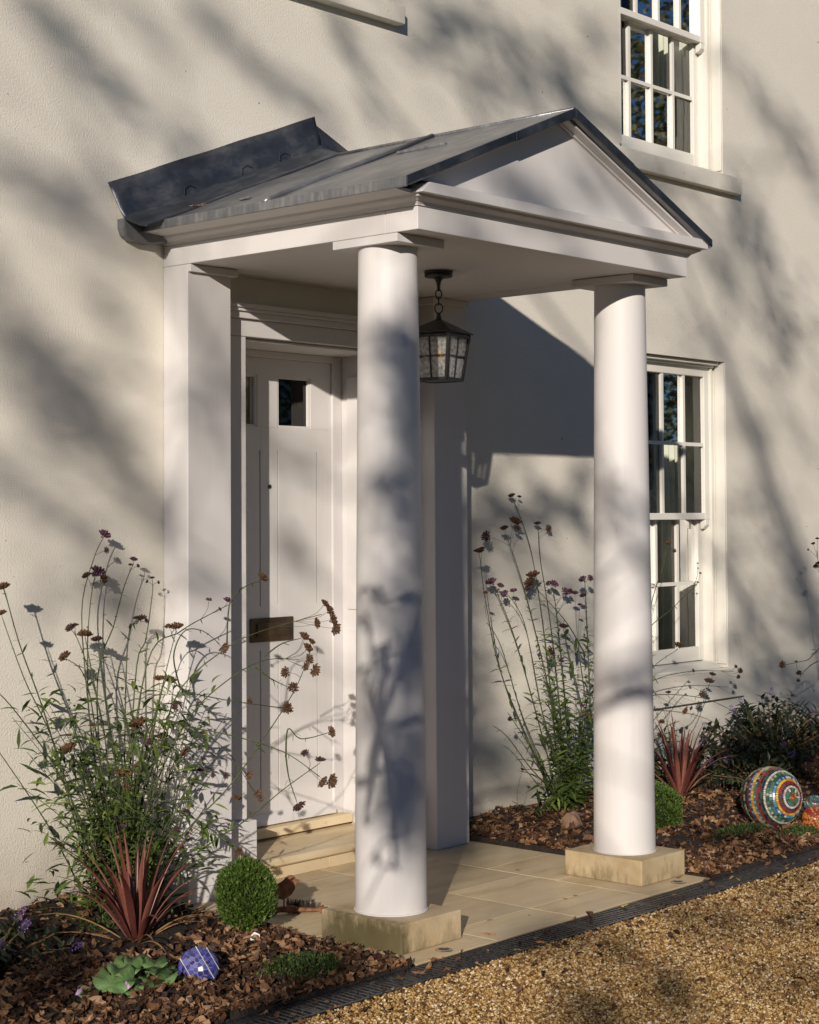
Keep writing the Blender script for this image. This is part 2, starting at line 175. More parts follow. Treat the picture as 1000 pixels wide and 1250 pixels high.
def trellis():
    m, t, b = nodes('trellis_curtain'); g = N(t, 'NewGeometry'); mp = N(t, 'Mapping'); mp.inputs['Scale'].default_value = (14, 0, 9); t.links.new(g.outputs['Position'], mp.inputs[0])
    v = N(t, 'TexVoronoi', feature='DISTANCE_TO_EDGE'); v.inputs['Scale'].default_value = 1; v.inputs['Randomness'].default_value = .0; rot = mp.inputs['Rotation']; rot.default_value = (0, R(45), 0)
    t.links.new(mp.outputs[0], v.inputs['Vector']); r = ramp(t, v.outputs['Distance'], [(.03, (.72, .66, .52)), (.06, (.50, .43, .33))]); t.links.new(r.outputs[0], b.inputs['Base Color']); b.inputs['Roughness'].default_value = .9; return m
def paint(name, col, rough=.5, streak=.06):
    m, t, b = nodes(name); b.inputs['Specular IOR Level'].default_value = .35
    n = noise(t, 2.2, 6); n2 = noise(t, 40, 3)
    mp = N(t, 'Mapping'); mp.inputs['Scale'].default_value = (60, 60, 3); g = N(t, 'NewGeometry'); t.links.new(g.outputs['Position'], mp.inputs[0])
    n3 = noise(t, 1, 4, .6, mp.outputs[0])
    a = N(t, 'Math', operation='ADD'); t.links.new(n.outputs['Fac'], a.inputs[0]); t.links.new(n3.outputs['Fac'], a.inputs[1])
    r = ramp(t, a.outputs[0], [(.6, tuple(c*(1-streak) for c in col)), (1.3, col)])
    r.color_ramp.elements[1].position = 1.0
    t.links.new(r.outputs[0], b.inputs['Base Color'])
    rr_ = N(t, 'MapRange'); rr_.inputs[3].default_value = rough-.06; rr_.inputs[4].default_value = rough+.1; t.links.new(n2.outputs['Fac'], rr_.inputs[0]); t.links.new(rr_.outputs[0], b.inputs['Roughness'])
    bump(t, b, n3.outputs['Fac'], .0006, .6); return m
M['paint'] = paint('satin_paint', (.66, .635, .62))
M['door'] = paint('door_paint', (.66, .635, .61), .45)
M['joinery'] = paint('joinery_paint', (.76, .735, .665), .38, .03)
def stucco():
    m, t, b = nodes('render_coat')
    big = noise(t, 1.1, 6, .6); fine = noise(t, 270, 3, .6); med = noise(t, 120, 2, .5)
    r = ramp(t, big.outputs['Fac'], [(.3, (.745, .70, .605)), (.7, (.80, .755, .665))])
    # streaky weather stain and splash-back dirt near the soil
    g = N(t, 'NewGeometry'); sep = N(t, 'SeparateXYZ'); t.links.new(g.outputs['Position'], sep.inputs[0])
    mr = N(t, 'MapRange'); mr.inputs[1].default_value = .10; mr.inputs[2].default_value = .42; mr.inputs[3].default_value = 1; mr.inputs[4].default_value = 0
    t.links.new(sep.outputs['Z'], mr.inputs[0])
    dn = noise(t, 9, 6, .7); mu = N(t, 'Math', operation='MULTIPLY'); t.links.new(mr.outputs[0], mu.inputs[0]); t.links.new(dn.outputs['Fac'], mu.inputs[1])
    mx = N(t, 'MixRGB'); mx.inputs[2].default_value = (.40, .33, .24, 1); t.links.new(mu.outputs[0], mx.inputs[0]); t.links.new(r.outputs[0], mx.inputs[1])
    sp = noise(t, 26, 1, .3); r3 = ramp(t, sp.outputs['Fac'], [(.80, (0, 0, 0)), (.83, (1, 1, 1))]); mx2 = N(t, 'MixRGB'); mx2.inputs[2].default_value = (.2, .15, .1, 1)
    t.links.new(r3.outputs[0], mx2.inputs[0]); t.links.new(mx.outputs[0], mx2.inputs[1])
    t.links.new(mx2.outputs[0], b.inputs['Base Color']); b.inputs['Roughness'].default_value = .9; b.inputs['Specular IOR Level'].default_value = .2
    ad = N(t, 'Math', operation='ADD'); t.links.new(fine.outputs['Fac'], ad.inputs[0]); t.links.new(med.outputs['Fac'], ad.inputs[1])
    bump(t, b, ad.outputs[0], .0036, .85); return m
M['stucco'] = stucco()
def leadmat(name, cols, metal, rough):
    m, t, b = nodes(name)
    n = noise(t, 5, 6, .65); mp = N(t, 'Mapping'); mp.inputs['Scale'].default_value = (6, 40, 6); g = N(t, 'NewGeometry'); t.links.new(g.outputs['Position'], mp.inputs[0]); n2 = noise(t, 1, 5, .65, mp.outputs[0])
    a = N(t, 'Math', operation='ADD'); t.links.new(n.outputs['Fac'], a.inputs[0]); t.links.new(n2.outputs['Fac'], a.inputs[1])
    h = N(t, 'Math', operation='MULTIPLY'); h.inputs[1].default_value = .5; t.links.new(a.outputs[0], h.inputs[0])
    r = ramp(t, h.outputs[0], [(p, c) for p, c in zip((.34, .5, .66), cols)])
    t.links.new(r.outputs[0], b.inputs['Base Color']); b.inputs['Metallic'].default_value = metal; b.inputs['Roughness'].default_value = rough
    bump(t, b, n.outputs['Fac'], .012, .5); return m
M['lead'] = leadmat('lead_sheet', ((.11, .117, .13), (.19, .195, .205), (.34, .335, .325)), .4, .34)
M['leaddark'] = leadmat('patinated_lead', ((.018, .023, .034), (.045, .053, .068), (.12, .125, .135)), .35, .38)
M['sand'] = surf('sandstone', (.34, .255, .145), (.47, .37, .23), 7, .75, 120, .0012)
def stepstone():
    m, t, b = nodes('york_stone')
    mp = N(t, 'Mapping'); mp.inputs['Scale'].default_value = (1.2, 5, 1.2); mp.inputs['Rotation'].default_value = (0, 0, .35)
    oi = N(t, 'ObjectInfo'); g = N(t, 'NewGeometry'); va = N(t, 'VectorMath', operation='ADD'); cb = N(t, 'CombineXYZ'); ml = N(t, 'Math', operation='MULTIPLY'); ml.inputs[1].default_value = 37
    t.links.new(oi.outputs['Random'], ml.inputs[0]); t.links.new(ml.outputs[0], cb.inputs[0]); t.links.new(ml.outputs[0], cb.inputs[2]); t.links.new(g.outputs['Position'], va.inputs[0]); t.links.new(cb.outputs[0], va.inputs[1]); t.links.new(va.outputs[0], mp.inputs[0])
    n = noise(t, 1.6, 7, .62, mp.outputs[0]); r = ramp(t, n.outputs['Fac'], [(.3, (.46, .345, .19)), (.5, (.60, .475, .29)), (.7, (.66, .545, .365))])
    hv = N(t, 'HueSaturation'); mr = N(t, 'MapRange'); mr.inputs[3].default_value = .88; mr.inputs[4].default_value = 1.12; t.links.new(oi.outputs['Random'], mr.inputs[0]); t.links.new(mr.outputs[0], hv.inputs['Value']); t.links.new(r.outputs[0], hv.inputs['Color'])
    dirt = noise(t, 14, 6, .7); r2 = ramp(t, dirt.outputs['Fac'], [(.62, (0, 0, 0)), (.8, (.5, .5, .5))]); mx = N(t, 'MixRGB'); mx.inputs[2].default_value = (.14, .10, .06, 1)
    t.links.new(r2.outputs[0], mx.inputs[0]); t.links.new(hv.outputs[0], mx.inputs[1]); t.links.new(mx.outputs[0], b.inputs['Base Color']); b.inputs['Roughness'].default_value = .7
    bump(t, b, noise(t, 60, 5).outputs['Fac'], .002, .6); return m
M['paving'] = stepstone()
def mossy(strength):
    m, t, b = nodes('weathered_sandstone')
    n = noise(t, 7); r = ramp(t, n.outputs['Fac'], [(.35, (.42, .315, .175)), (.65, (.55, .435, .27))])
    mp = N(t, 'Mapping'); mp.inputs['Scale'].default_value = (13, 13, 5); g = N(t, 'NewGeometry'); t.links.new(g.outputs['Position'], mp.inputs[0])
    s = noise(t, 1, 6, .7, mp.outputs[0]); sep = N(t, 'SeparateXYZ'); t.links.new(g.outputs['Position'], sep.inputs[0])
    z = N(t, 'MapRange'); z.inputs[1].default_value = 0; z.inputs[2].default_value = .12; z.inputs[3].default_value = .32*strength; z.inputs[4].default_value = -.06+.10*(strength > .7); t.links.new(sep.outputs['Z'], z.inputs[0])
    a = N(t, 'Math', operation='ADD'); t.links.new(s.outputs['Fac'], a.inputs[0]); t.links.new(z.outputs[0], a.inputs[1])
    if strength > .7:  # left face darkened in the colour: moss plus painted-in tree shade
        moss_shade = N(t, 'MapRange'); moss_shade.inputs[1].default_value = -.036; moss_shade.inputs[2].default_value = .02; moss_shade.inputs[3].default_value = .19; moss_shade.inputs[4].default_value = -.12; t.links.new(sep.outputs['X'], moss_shade.inputs[0])
        a2 = N(t, 'Math', operation='ADD'); t.links.new(a.outputs[0], a2.inputs[0]); t.links.new(moss_shade.outputs[0], a2.inputs[1]); a = a2
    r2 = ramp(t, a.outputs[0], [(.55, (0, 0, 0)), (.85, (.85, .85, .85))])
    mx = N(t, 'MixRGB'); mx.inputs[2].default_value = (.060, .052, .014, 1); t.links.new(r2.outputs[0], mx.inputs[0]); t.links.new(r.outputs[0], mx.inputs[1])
    t.links.new(mx.outputs[0], b.inputs['Base Color']); b.inputs['Roughness'].default_value = .85
    bump(t, b, noise(t, 90).outputs['Fac'], .0015); return m
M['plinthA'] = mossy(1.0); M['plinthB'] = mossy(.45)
M['soil'] = surf('garden_soil', (.010, .007, .005), (.034, .022, .014), 30, .95, 70, .012)
M['gravel_bed'] = surf('gravel_bed', (.10, .06, .024), (.36, .235, .10), 130, .85, 120, .012)
M['pebble'] = island('pebbles', [(0, (.05, .026, .012)), (.2, (.17, .085, .026)), (.48, (.34, .195, .060)), (.74, (.47, .30, .108)), (.91, (.58, .44, .23)), (1, (.72, .63, .47))], .55, inst=True)
M['leaf'] = island('dead_leaves', [(0, (.030, .014, .008)), (.35, (.075, .036, .018)), (.65, (.17, .083, .038)), (.88, (.30, .16, .075)), (1, (.42, .27, .15))], .6, 160, .002, trans=.15)
M['leafbrown'] = surf('dry_leaf', (.16, .065, .03), (.30, .14, .06), 60, .65, 200, .001)
M['leaforange'] = surf('orange_leaf', (.42, .17, .04), (.55, .26, .07), 60, .6, 200, .001)
M['leafyellow'] = surf('yellow_leaf', (.48, .34, .05), (.60, .45, .08), 60, .6, 200, .001)
M['rust'] = surf('rusted_steel', (.11, .045, .022), (.27, .12, .055), 45, .85, 220, .0008)
M['black'] = surf('black_iron', (.014, .013, .012), (.026, .024, .022), 30, .5, 200, .0004)
M['bristle'] = surf('bristle', (.02, .017, .014), (.06, .05, .04), 200, .9)
M['drain'] = surf('drain_plastic', (.012, .012, .014), (.040, .040, .042), 60, .38, 150, .0006)
M['steel'] = surf('brushed_steel', (.55, .54, .52), (.65, .64, .62), 80, .3, metal=1)
M['bronze'] = surf('aged_bronze', (.07, .05, .035), (.16, .10, .055), 12, .38, metal=.7)
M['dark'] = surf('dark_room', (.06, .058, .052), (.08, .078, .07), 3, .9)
M['brick'] = island('old_brick', [(0, (.16, .06, .035)), (.5, (.26, .11, .07)), (1, (.30, .19, .14))], .9, 90, .004, obj=True)
M['stem'] = surf('verbena_stem', (.035, .05, .016), (.08, .10, .03), 25, .55)
M['vleaf'] = island('verbena_leaf', [(0, (.03, .06, .015)), (.6, (.105, .165, .032)), (1, (.21, .28, .06))], .5, trans=.3, obj=True)
M['vfol'] = island('verbena_foliage', [(0, (.03, .06, .015)), (.6, (.105, .165, .032)), (1, (.21, .28, .06))], .5, trans=.3)
M['head0'] = island('seed_head_brown', [(0, (.055, .026, .013)), (1, (.17, .085, .04))], .85)
M['head1'] = island('seed_head_dark', [(0, (.03, .014, .012)), (1, (.10, .045, .04))], .85)
M['head2'] = island('verbena_flower', [(0, (.04, .018, .02)), (.7, (.09, .035, .055)), (1, (.26, .12, .22))], .7)
M['box'] = island('box_leaf', [(0, (.035, .075, .012)), (.6, (.085, .15, .025)), (1, (.17, .24, .05))], .45, trans=.25)
M['boxstem'] = surf('woody_stem', (.10, .06, .03), (.2, .12, .05), 40, .8)
M['cord'] = island('cordyline_leaf', [(0, (.10, .030, .025)), (.6, (.19, .06, .045)), (1, (.27, .11, .075))], .38, trans=.12, obj=True)
M['corddry'] = surf('dry_cordyline_leaf', (.20, .10, .04), (.32, .18, .08), 30, .6)
M['hebe'] = island('hebe_leaf', [(0, (.012, .022, .013)), (.75, (.028, .042, .02)), (1, (.085, .095, .03))], .4, trans=.12)
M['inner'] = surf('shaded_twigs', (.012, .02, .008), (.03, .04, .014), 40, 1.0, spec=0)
M['hebefl'] = island('hebe_flower', [(0, (.10, .05, .20)), (1, (.28, .18, .45))], .7)
M['mallow'] = surf('mallow_leaf', (.075, .15, .042), (.14, .235, .075), 25, .55, 60, .003)
M['thyme'] = island('thyme', [(0, (.025, .05, .012)), (.7, (.06, .10, .022)), (1, (.11, .15, .035))], .6, trans=.2)
M['petal'] = surf('petal', (.62, .36, .60), (.75, .50, .72), 50, .6)
M['white'] = surf('white_card', (.78, .78, .76), (.84, .84, .82), 20, .5)
M['stone'] = surf('brown_stone', (.17, .10, .065), (.28, .17, .11), 14, .85, 50, .006)
M['wood'] = surf('wood_stake', (.30, .24, .10), (.42, .34, .17), 20, .8)
M['bark'] = surf('bark', (.09, .07, .05), (.17, .13, .09), 12, .9, 30, .01)
M['treeleaf'] = island('tree_leaf', [(0, (.04, .06, .015)), (1, (.13, .11, .03))], .55, trans=.2)
M['grass'] = surf('lawn', (.05, .09, .02), (.09, .13, .035), 4, .9, 60, .02)
M['grout'] = surf('grout', (.16, .145, .13), (.25, .225, .2), 60, .85)
M['dgrout'] = surf('dark_grout', (.035, .033, .03), (.07, .065, .06), 60, .85)
M['curtain'] = surf('curtain', (.68, .66, .56), (.75, .73, .62), 8, .85)
M['curtain2'] = trellis()
M['bulb'] = surf('amber_bulb', (.65, .30, .06), (.70, .34, .08), 10, .25)
def glassy(name, tint=(1, 1, 1), diff=0, bumpd=0, bs=60):
    m, t, b = nodes(name); t.nodes.remove(b)
    tr = N(t, 'BsdfTransparent'); tr.inputs[0].default_value = (*tint, 1); gl = N(t, 'BsdfGlossy'); gl.inputs['Roughness'].default_value = .02 if not bumpd else .12
    fr = N(t, 'Fresnel'); fr.inputs[0].default_value = 1.65; ms = N(t, 'MixShader'); t.links.new(fr.outputs[0], ms.inputs[0]); t.links.new(tr.outputs[0], ms.inputs[1]); t.links.new(gl.outputs[0], ms.inputs[2]); last = ms
    if bumpd:
        n = noise(t, bs, 2); bp = N(t, 'Bump'); bp.inputs['Distance'].default_value = bumpd; t.links.new(n.outputs['Fac'], bp.inputs['Height']); t.links.new(bp.outputs[0], gl.inputs['Normal'])
    if diff:
        df = N(t, 'BsdfDiffuse'); n = noise(t, bs, 3); r = ramp(t, n.outputs['Fac'], [(.35, (.35, .35, .33)), (.6, (.9, .9, .86))]); t.links.new(r.outputs[0], df.inputs[0]); tl = N(t, 'BsdfTranslucent'); t.links.new(r.outputs[0], tl.inputs[0])
        m2 = N(t, 'MixShader'); m2.inputs[0].default_value = .5; t.links.new(df.outputs[0], m2.inputs[1]); t.links.new(tl.outputs[0], m2.inputs[2])
        m3 = N(t, 'MixShader'); m3.inputs[0].default_value = diff; t.links.new(ms.outputs[0], m3.inputs[1]); t.links.new(m2.outputs[0], m3.inputs[2]); last = m3
    t.links.new(last.outputs[0], t.nodes['Material Output'].inputs[0]); return m
M['glass'] = glassy('window_glass', (.93, .96, .94))
M['doorglass'] = glassy('door_glass', (.35, .35, .35))
M['seedy'] = glassy('seeded_glass', (.95, .95, .92), .5, .004, 70)
def tilemat(name, cols, rough=.18):
    n = len(cols); m = island(name, [(i/n, c) for i, c in enumerate(cols)], rough, spec=.6)
    for q in m.node_tree.nodes:
        if q.type == 'VALTORGB' and len(q.color_ramp.elements) == n: q.color_ramp.interpolation = 'CONSTANT'; break
    return m
# ------------------------------------------------------------------ mesh helpers
COL = sc.collection
class MB:
    def __init__(s): s.v = []; s.f = []
    def add(s, vs, fs):
        k = len(s.v); s.v += [tuple(p) for p in vs]; s.f += [tuple(i+k for i in f) for f in fs]; return s
    def box(s, x0, x1, y0, y1, z0, z1):
        return s.add([(x0, y0, z0), (x1, y0, z0), (x1, y1, z0), (x0, y1, z0), (x0, y0, z1), (x1, y0, z1), (x1, y1, z1), (x0, y1, z1)],
                     [(0, 3, 2, 1), (4, 5, 6, 7), (0, 1, 5, 4), (1, 2, 6, 5), (2, 3, 7, 6), (3, 0, 4, 7)])
    def prism(s, poly, axis, a, b):
        """extrude a polygon given in the two other axes along axis from a to b"""
        n = len(poly)
        def P(p, t): return {'x': (t, p[0], p[1]), 'y': (p[0], t, p[1]), 'z': (p[0], p[1], t)}[axis]
        return s.add([P(p, a) for p in poly]+[P(p, b) for p in poly], [tuple(range(n))[::-1], tuple(range(n, 2*n))]+[(i, (i+1) % n, n+(i+1) % n, n+i) for i in range(n)])
    def tube(s, pts, rad, seg=6, cap=True):
        pts = [Vector(p) for p in pts]; n = len(pts)
        if not isinstance(rad, (list, tuple)): rad = [rad]*n
        vs = []; ref = None
        for i, p in enumerate(pts):
            d = (pts[min(i+1, n-1)]-pts[max(i-1, 0)]).normalized()
            if ref is None: ref = d.orthogonal().normalized()
            ref = (ref-d*ref.dot(d)).normalized(); b = d.cross(ref)
            for k in range(seg):
                a = 2*math.pi*k/seg; vs.append(p+(ref*math.cos(a)+b*math.sin(a))*rad[i])
        fs = [(i*seg+k, i*seg+(k+1) % seg, (i+1)*seg+(k+1) % seg, (i+1)*seg+k) for i in range(n-1) for k in range(seg)]
        if cap: fs += [tuple(range(seg))[::-1], tuple(range((n-1)*seg, n*seg))]
        return s.add(vs, fs)
    def lathe(s, prof, c, seg=48):
        n = len(prof); vs = [(c[0]+r*math.cos(2*math.pi*k/seg), c[1]+r*math.sin(2*math.pi*k/seg), c[2]+z) for r, z in prof for k in range(seg)]
        fs = [(i*seg+k, i*seg+(k+1) % seg, (i+1)*seg+(k+1) % seg, (i+1)*seg+k) for i in range(n-1) for k in range(seg)]
        return s.add(vs, fs+[tuple(range(seg))[::-1], tuple(range((n-1)*seg, n*seg))])
    def mesh(s, name, mat):
        me = bpy.data.meshes.new(name); me.from_pydata(s.v, [], s.f)
        if mat: me.materials.append(M[mat] if isinstance(mat, str) else mat)
        me.update(); return me
    def build(s, name, mat, parent=None, smooth=False, bev=0, kind=None, label=None):
        me = s.mesh(name, mat)
        bm = bmesh.new(); bm.from_mesh(me); bmesh.ops.recalc_face_normals(bm, faces=bm.faces); bm.to_mesh(me); bm.free()
        if smooth:
            for p in me.polygons: p.use_smooth = True
            if smooth == 'auto': me.set_sharp_from_angle(angle=R(35))
        o = bpy.data.objects.new(name, me); COL.objects.link(o)
        if bev:
            b = o.modifiers.new('bevel', 'BEVEL'); b.width = bev; b.segments = 2; b.limit_method = 'ANGLE'; b.angle_limit = R(40)
        if parent: par(o, parent)
        if kind: o['kind'] = kind
        if label: o['label'] = label
        return o
def worldmat(o):
    return worldmat(o.parent) @ o.matrix_parent_inverse @ o.matrix_basis if o.parent else o.matrix_basis.copy()
def par(o, p):
    o.parent = p; o.matrix_parent_inverse = worldmat(p).inverted()
def tag(o, label, cat, group=None, kind=None):
    o['label'] = label; o['category'] = cat
    if group: o['group'] = group
    if kind: o['kind'] = kind
    return o
def thing(name, loc, label, cat, group=None):
    o = bpy.data.objects.new(name, None); o.empty_display_size = .1; COL.objects.link(o); o.location = loc
    return tag(o, label, cat, group)
def inst(name, me, parent, mtx):
    o = bpy.data.objects.new(name, me); COL.objects.link(o)
    if parent: par(o, parent)
    o.matrix_basis = mtx; return o
def fromnp(name, verts, faces, mat, parent=None, kind=None, smooth=False):
    me = bpy.data.meshes.new(name); me.from_pydata(verts, [], faces); me.materials.append(M[mat] if isinstance(mat, str) else mat)
    if smooth:
        for p in me.polygons: p.use_smooth = True
    o = bpy.data.objects.new(name, me); COL.objects.link(o)
    if parent: par(o, parent)
    if kind: o['kind'] = kind
    return o
rnd = random.Random(11); rng = np.random.default_rng(3)
def frame(d, roll=0):
    """rotation whose +X is d and whose +Z is as upright as possible"""
    d = Vector(d).normalized(); z = Vector((0, 0, 1)); y = z.cross(d)
    if y.length < 1e-4: y = Vector((0, 1, 0))
    y.normalize(); z = d.cross(y); m = Matrix((d, y, z)).transposed()
    return m @ Matrix.Rotation(roll, 3, 'X')
def mat4(rot, loc, s=1):
    m = (rot*s).to_4x4(); m.translation = loc; return m
# ================================================================== GROUND
YD0, YD1 = -1.492, -1.648                                     # drain channel between paving and gravel
g = MB().add([(-120, -120, -.03), (120, -120, -.03), (120, 120, -.03), (-120, 120, -.03)], [(0, 1, 2, 3)]).build('ground', 'grass'); g['kind'] = 'structure'
g = MB().add([(-14, -9.5, -.016), (14, -9.5, -.016), (14, YD1, -.016), (-14, YD1, -.016)], [(0, 1, 2, 3)]).build('driveway', 'gravel_bed'); g['kind'] = 'structure'
def soil_h(x, y):
    t = min(max((y+1.49)/1.4, 0), 1); e = .012+.075*t
    d = min(abs(x+.09) if x < 0 else abs(x-1.86), .35)/.35
    return -.004+e*(.35+.65*d)+.012*math.sin(7*x+3*y)*d+.01*math.sin(13*y-5*x)*d
def bed(x0, x1, nx, ny):
    vs = [(x0+(x1-x0)*(0 if i == 0 else 1 if i == nx else (.0008+.9984*(i-1)/(nx-2))), -1.492+(0 if j == 0 else .004+1.488*(j-1)/(ny-1)), 0) for j in range(ny+1) for i in range(nx+1)]
    vs = [(x, y, (soil_h(x, y)+rnd.uniform(-.004, .004)) if y > -1.4915 and x0+1e-4 < x < x1-1e-4 else -.06) for x, y, z in vs]
    vs = [(x+(.004 if abs(x-x0) < .15 and z > -.05 and i % (nx+1) == 0 else 0), y, z) for i, (x, y, z) in enumerate(vs)]
    fs = [(j*(nx+1)+i, j*(nx+1)+i+1, (j+1)*(nx+1)+i+1, (j+1)*(nx+1)+i) for j in range(ny) for i in range(nx)]
    o = MB().add(vs, fs).build('garden_bed', 'soil', smooth=True); o['kind'] = 'structure'; return o
bed(-6, -.092, 120, 34); bed(1.858, 9, 140, 34)
# gravel stones, scattered over the stretch in front of the porch
def gravel():
    pts = [(-3.2, YD1-.004), (6.0, YD1-.004), (6.0, -3.0), (2.6, -4.6), (-2.0, -4.6), (-3.2, -3.0)]
    n = 24; me = bpy.data.meshes.new('gravel'); me.from_pydata([(x, y, -.014) for x, y in pts], [], [tuple(range(len(pts)))[::-1]]); me.update()
    bm = bmesh.new(); bm.from_mesh(me); bmesh.ops.triangulate(bm, faces=bm.faces); bm.to_mesh(me); bm.free()
    o = bpy.data.objects.new('gravel', me); COL.objects.link(o); tag(o, 'loose golden gravel of the drive in front of the porch', 'gravel', kind='stuff')
    ng = bpy.data.node_groups.new('scatter_gravel', 'GeometryNodeTree'); ng.interface.new_socket('Geometry', in_out='INPUT', socket_type='NodeSocketGeometry'); ng.interface.new_socket('Geometry', in_out='OUTPUT', socket_type='NodeSocketGeometry')
    G = lambda k: ng.nodes.new(k); L = ng.links.new
    gi, go = G('NodeGroupInput'), G('NodeGroupOutput'); dp = G('GeometryNodeDistributePointsOnFaces'); dp.inputs['Density'].default_value = 19000
    off = G('GeometryNodeSetPosition'); rv = G('FunctionNodeRandomValue'); rv.data_type = 'FLOAT_VECTOR'; rv.inputs[0].default_value = (0, 0, -.002); rv.inputs[1].default_value = (0, 0, .009)
    ic = G('GeometryNodeMeshIcoSphere'); ic.inputs['Radius'].default_value = .0051; ic.inputs['Subdivisions'].default_value = 1
    tr = G('GeometryNodeTransform'); tr.inputs['Scale'].default_value = (1.15, .9, .68)
    sm = G('GeometryNodeSetMaterial'); sm.inputs['Material'].default_value = M['pebble']
    io = G('GeometryNodeInstanceOnPoints'); rot = G('FunctionNodeRandomValue'); rot.data_type = 'FLOAT_VECTOR'; rot.inputs[0].default_value = (-.7, -.7, 0); rot.inputs[1].default_value = (.7, .7, 6.28)
    scl = G('FunctionNodeRandomValue'); scl.data_type = 'FLOAT_VECTOR'; scl.inputs[0].default_value = (.55, .55, .55); scl.inputs[1].default_value = (1.5, 1.35, 1.3)
    L(gi.outputs[0], dp.inputs['Mesh']); L(dp.outputs['Points'], off.inputs['Geometry']); L(rv.outputs[0], off.inputs['Offset']); L(off.outputs[0], io.inputs['Points'])
    L(ic.outputs[0], tr.inputs['Geometry']); L(tr.outputs[0], sm.inputs['Geometry']); L(sm.outputs[0], io.inputs['Instance']); L(rot.outputs[0], io.inputs['Rotation']); L(scl.outputs[0], io.inputs['Scale']); L(io.outputs[0], go.inputs[0])
    md = o.modifiers.new('scatter', 'NODES'); md.node_group = ng; me.materials.append(M['pebble'])
gravel()
# ================================================================== HOUSE
house = thing('house', (0, 0, 0), 'cream rendered house with white sash windows behind the porch', 'house')
WX0, WX1 = 3.36, 4.458
HOLES = [(.44, 1.365, -.1, 2.392), (WX0, WX1, .67, 2.532), (WX0, WX1, 3.69, 5.45), (.37, 1.36, 4.09, 5.85)]
def wall():
    xs = sorted({-7, 10}|{h[0] for h in HOLES}|{h[1] for h in HOLES}); zs = sorted({.085, 6.6}|{max(h[2], .085) for h in HOLES}|{h[3] for h in HOLES}); mb = MB()
    for a, b in zip(xs, xs[1:]):
        for c, d in zip(zs, zs[1:]):
            mx, mz = (a+b)/2, (c+d)/2
            if any(h[0] < mx < h[1] and h[2] < mz < h[3] for h in HOLES): continue
            mb.add([(a, 0, c), (b, 0, c), (b, 0, d), (a, 0, d)], [(0, 1, 2, 3)]); mb.add([(a, .34, c), (b, .34, c), (b, .34, d), (a, .34, d)], [(3, 2, 1, 0)])
    for x0, x1, z0, z1 in HOLES:
        z0 = max(z0, .085)
        mb.add([(x0, 0, z0), (x0, .34, z0), (x0, .34, z1), (x0, 0, z1)], [(0, 1, 2, 3)]); mb.add([(x1, 0, z0), (x1, .34, z0), (x1, .34, z1), (x1, 0, z1)], [(3, 2, 1, 0)])
        mb.add([(x0, 0, z1), (x1, 0, z1), (x1, .34, z1), (x0, .34, z1)], [(0, 1, 2, 3)])
        if z0 > .1: mb.add([(x0, 0, z0), (x1, 0, z0), (x1, .34, z0), (x0, .34, z0)], [(3, 2, 1, 0)])
    me = mb.mesh('wall', 'stucco'); o = bpy.data.objects.new('wall', me); COL.objects.link(o); par(o, house)
    MB().box(-7, 10, .0, .34, 6.6, 6.7).box(-7.0, -6.9, .345, 7, 0, 6.6).box(9.9, 10, .345, 7, 0, 6.6).box(-6.89, 9.89, 6.9, 7, 0, 6.6).box(-7, 10, .345, 7, 6.61, 6.7).build('shell', 'stucco', house)
wall()
MB().box(-7, .42, .016, .3, -.3, .084).box(1.385, 10, .016, .3, -.3, .084).build('footing', 'stone', house)
bx = -2.4
while bx < -.02:                                              # old brick course that shows under the render
    l = .205; MB().box(bx, min(bx+l, -.005), -.006+rnd.uniform(-.003, .003), .015, .02, .079+rnd.uniform(-.003, .002)).build('brick', 'brick', house, bev=.004); bx += .217
def sill(z0, z1, x0, x1, d=.05):
    return MB().prism([(-d, z0), (-d, z1-.012), (.1, z1), (.1, z0+.002), (.002, z0)], 'x', x0, x1).build('window_sill', 'stucco', house, bev=.004)
sill(3.572, 3.688, WX0-.14, WX1+.137, .052); sill(.49, .668, WX0-.14, WX1+.13, .035); sill(3.985, 4.088, .25, 1.475, .06)
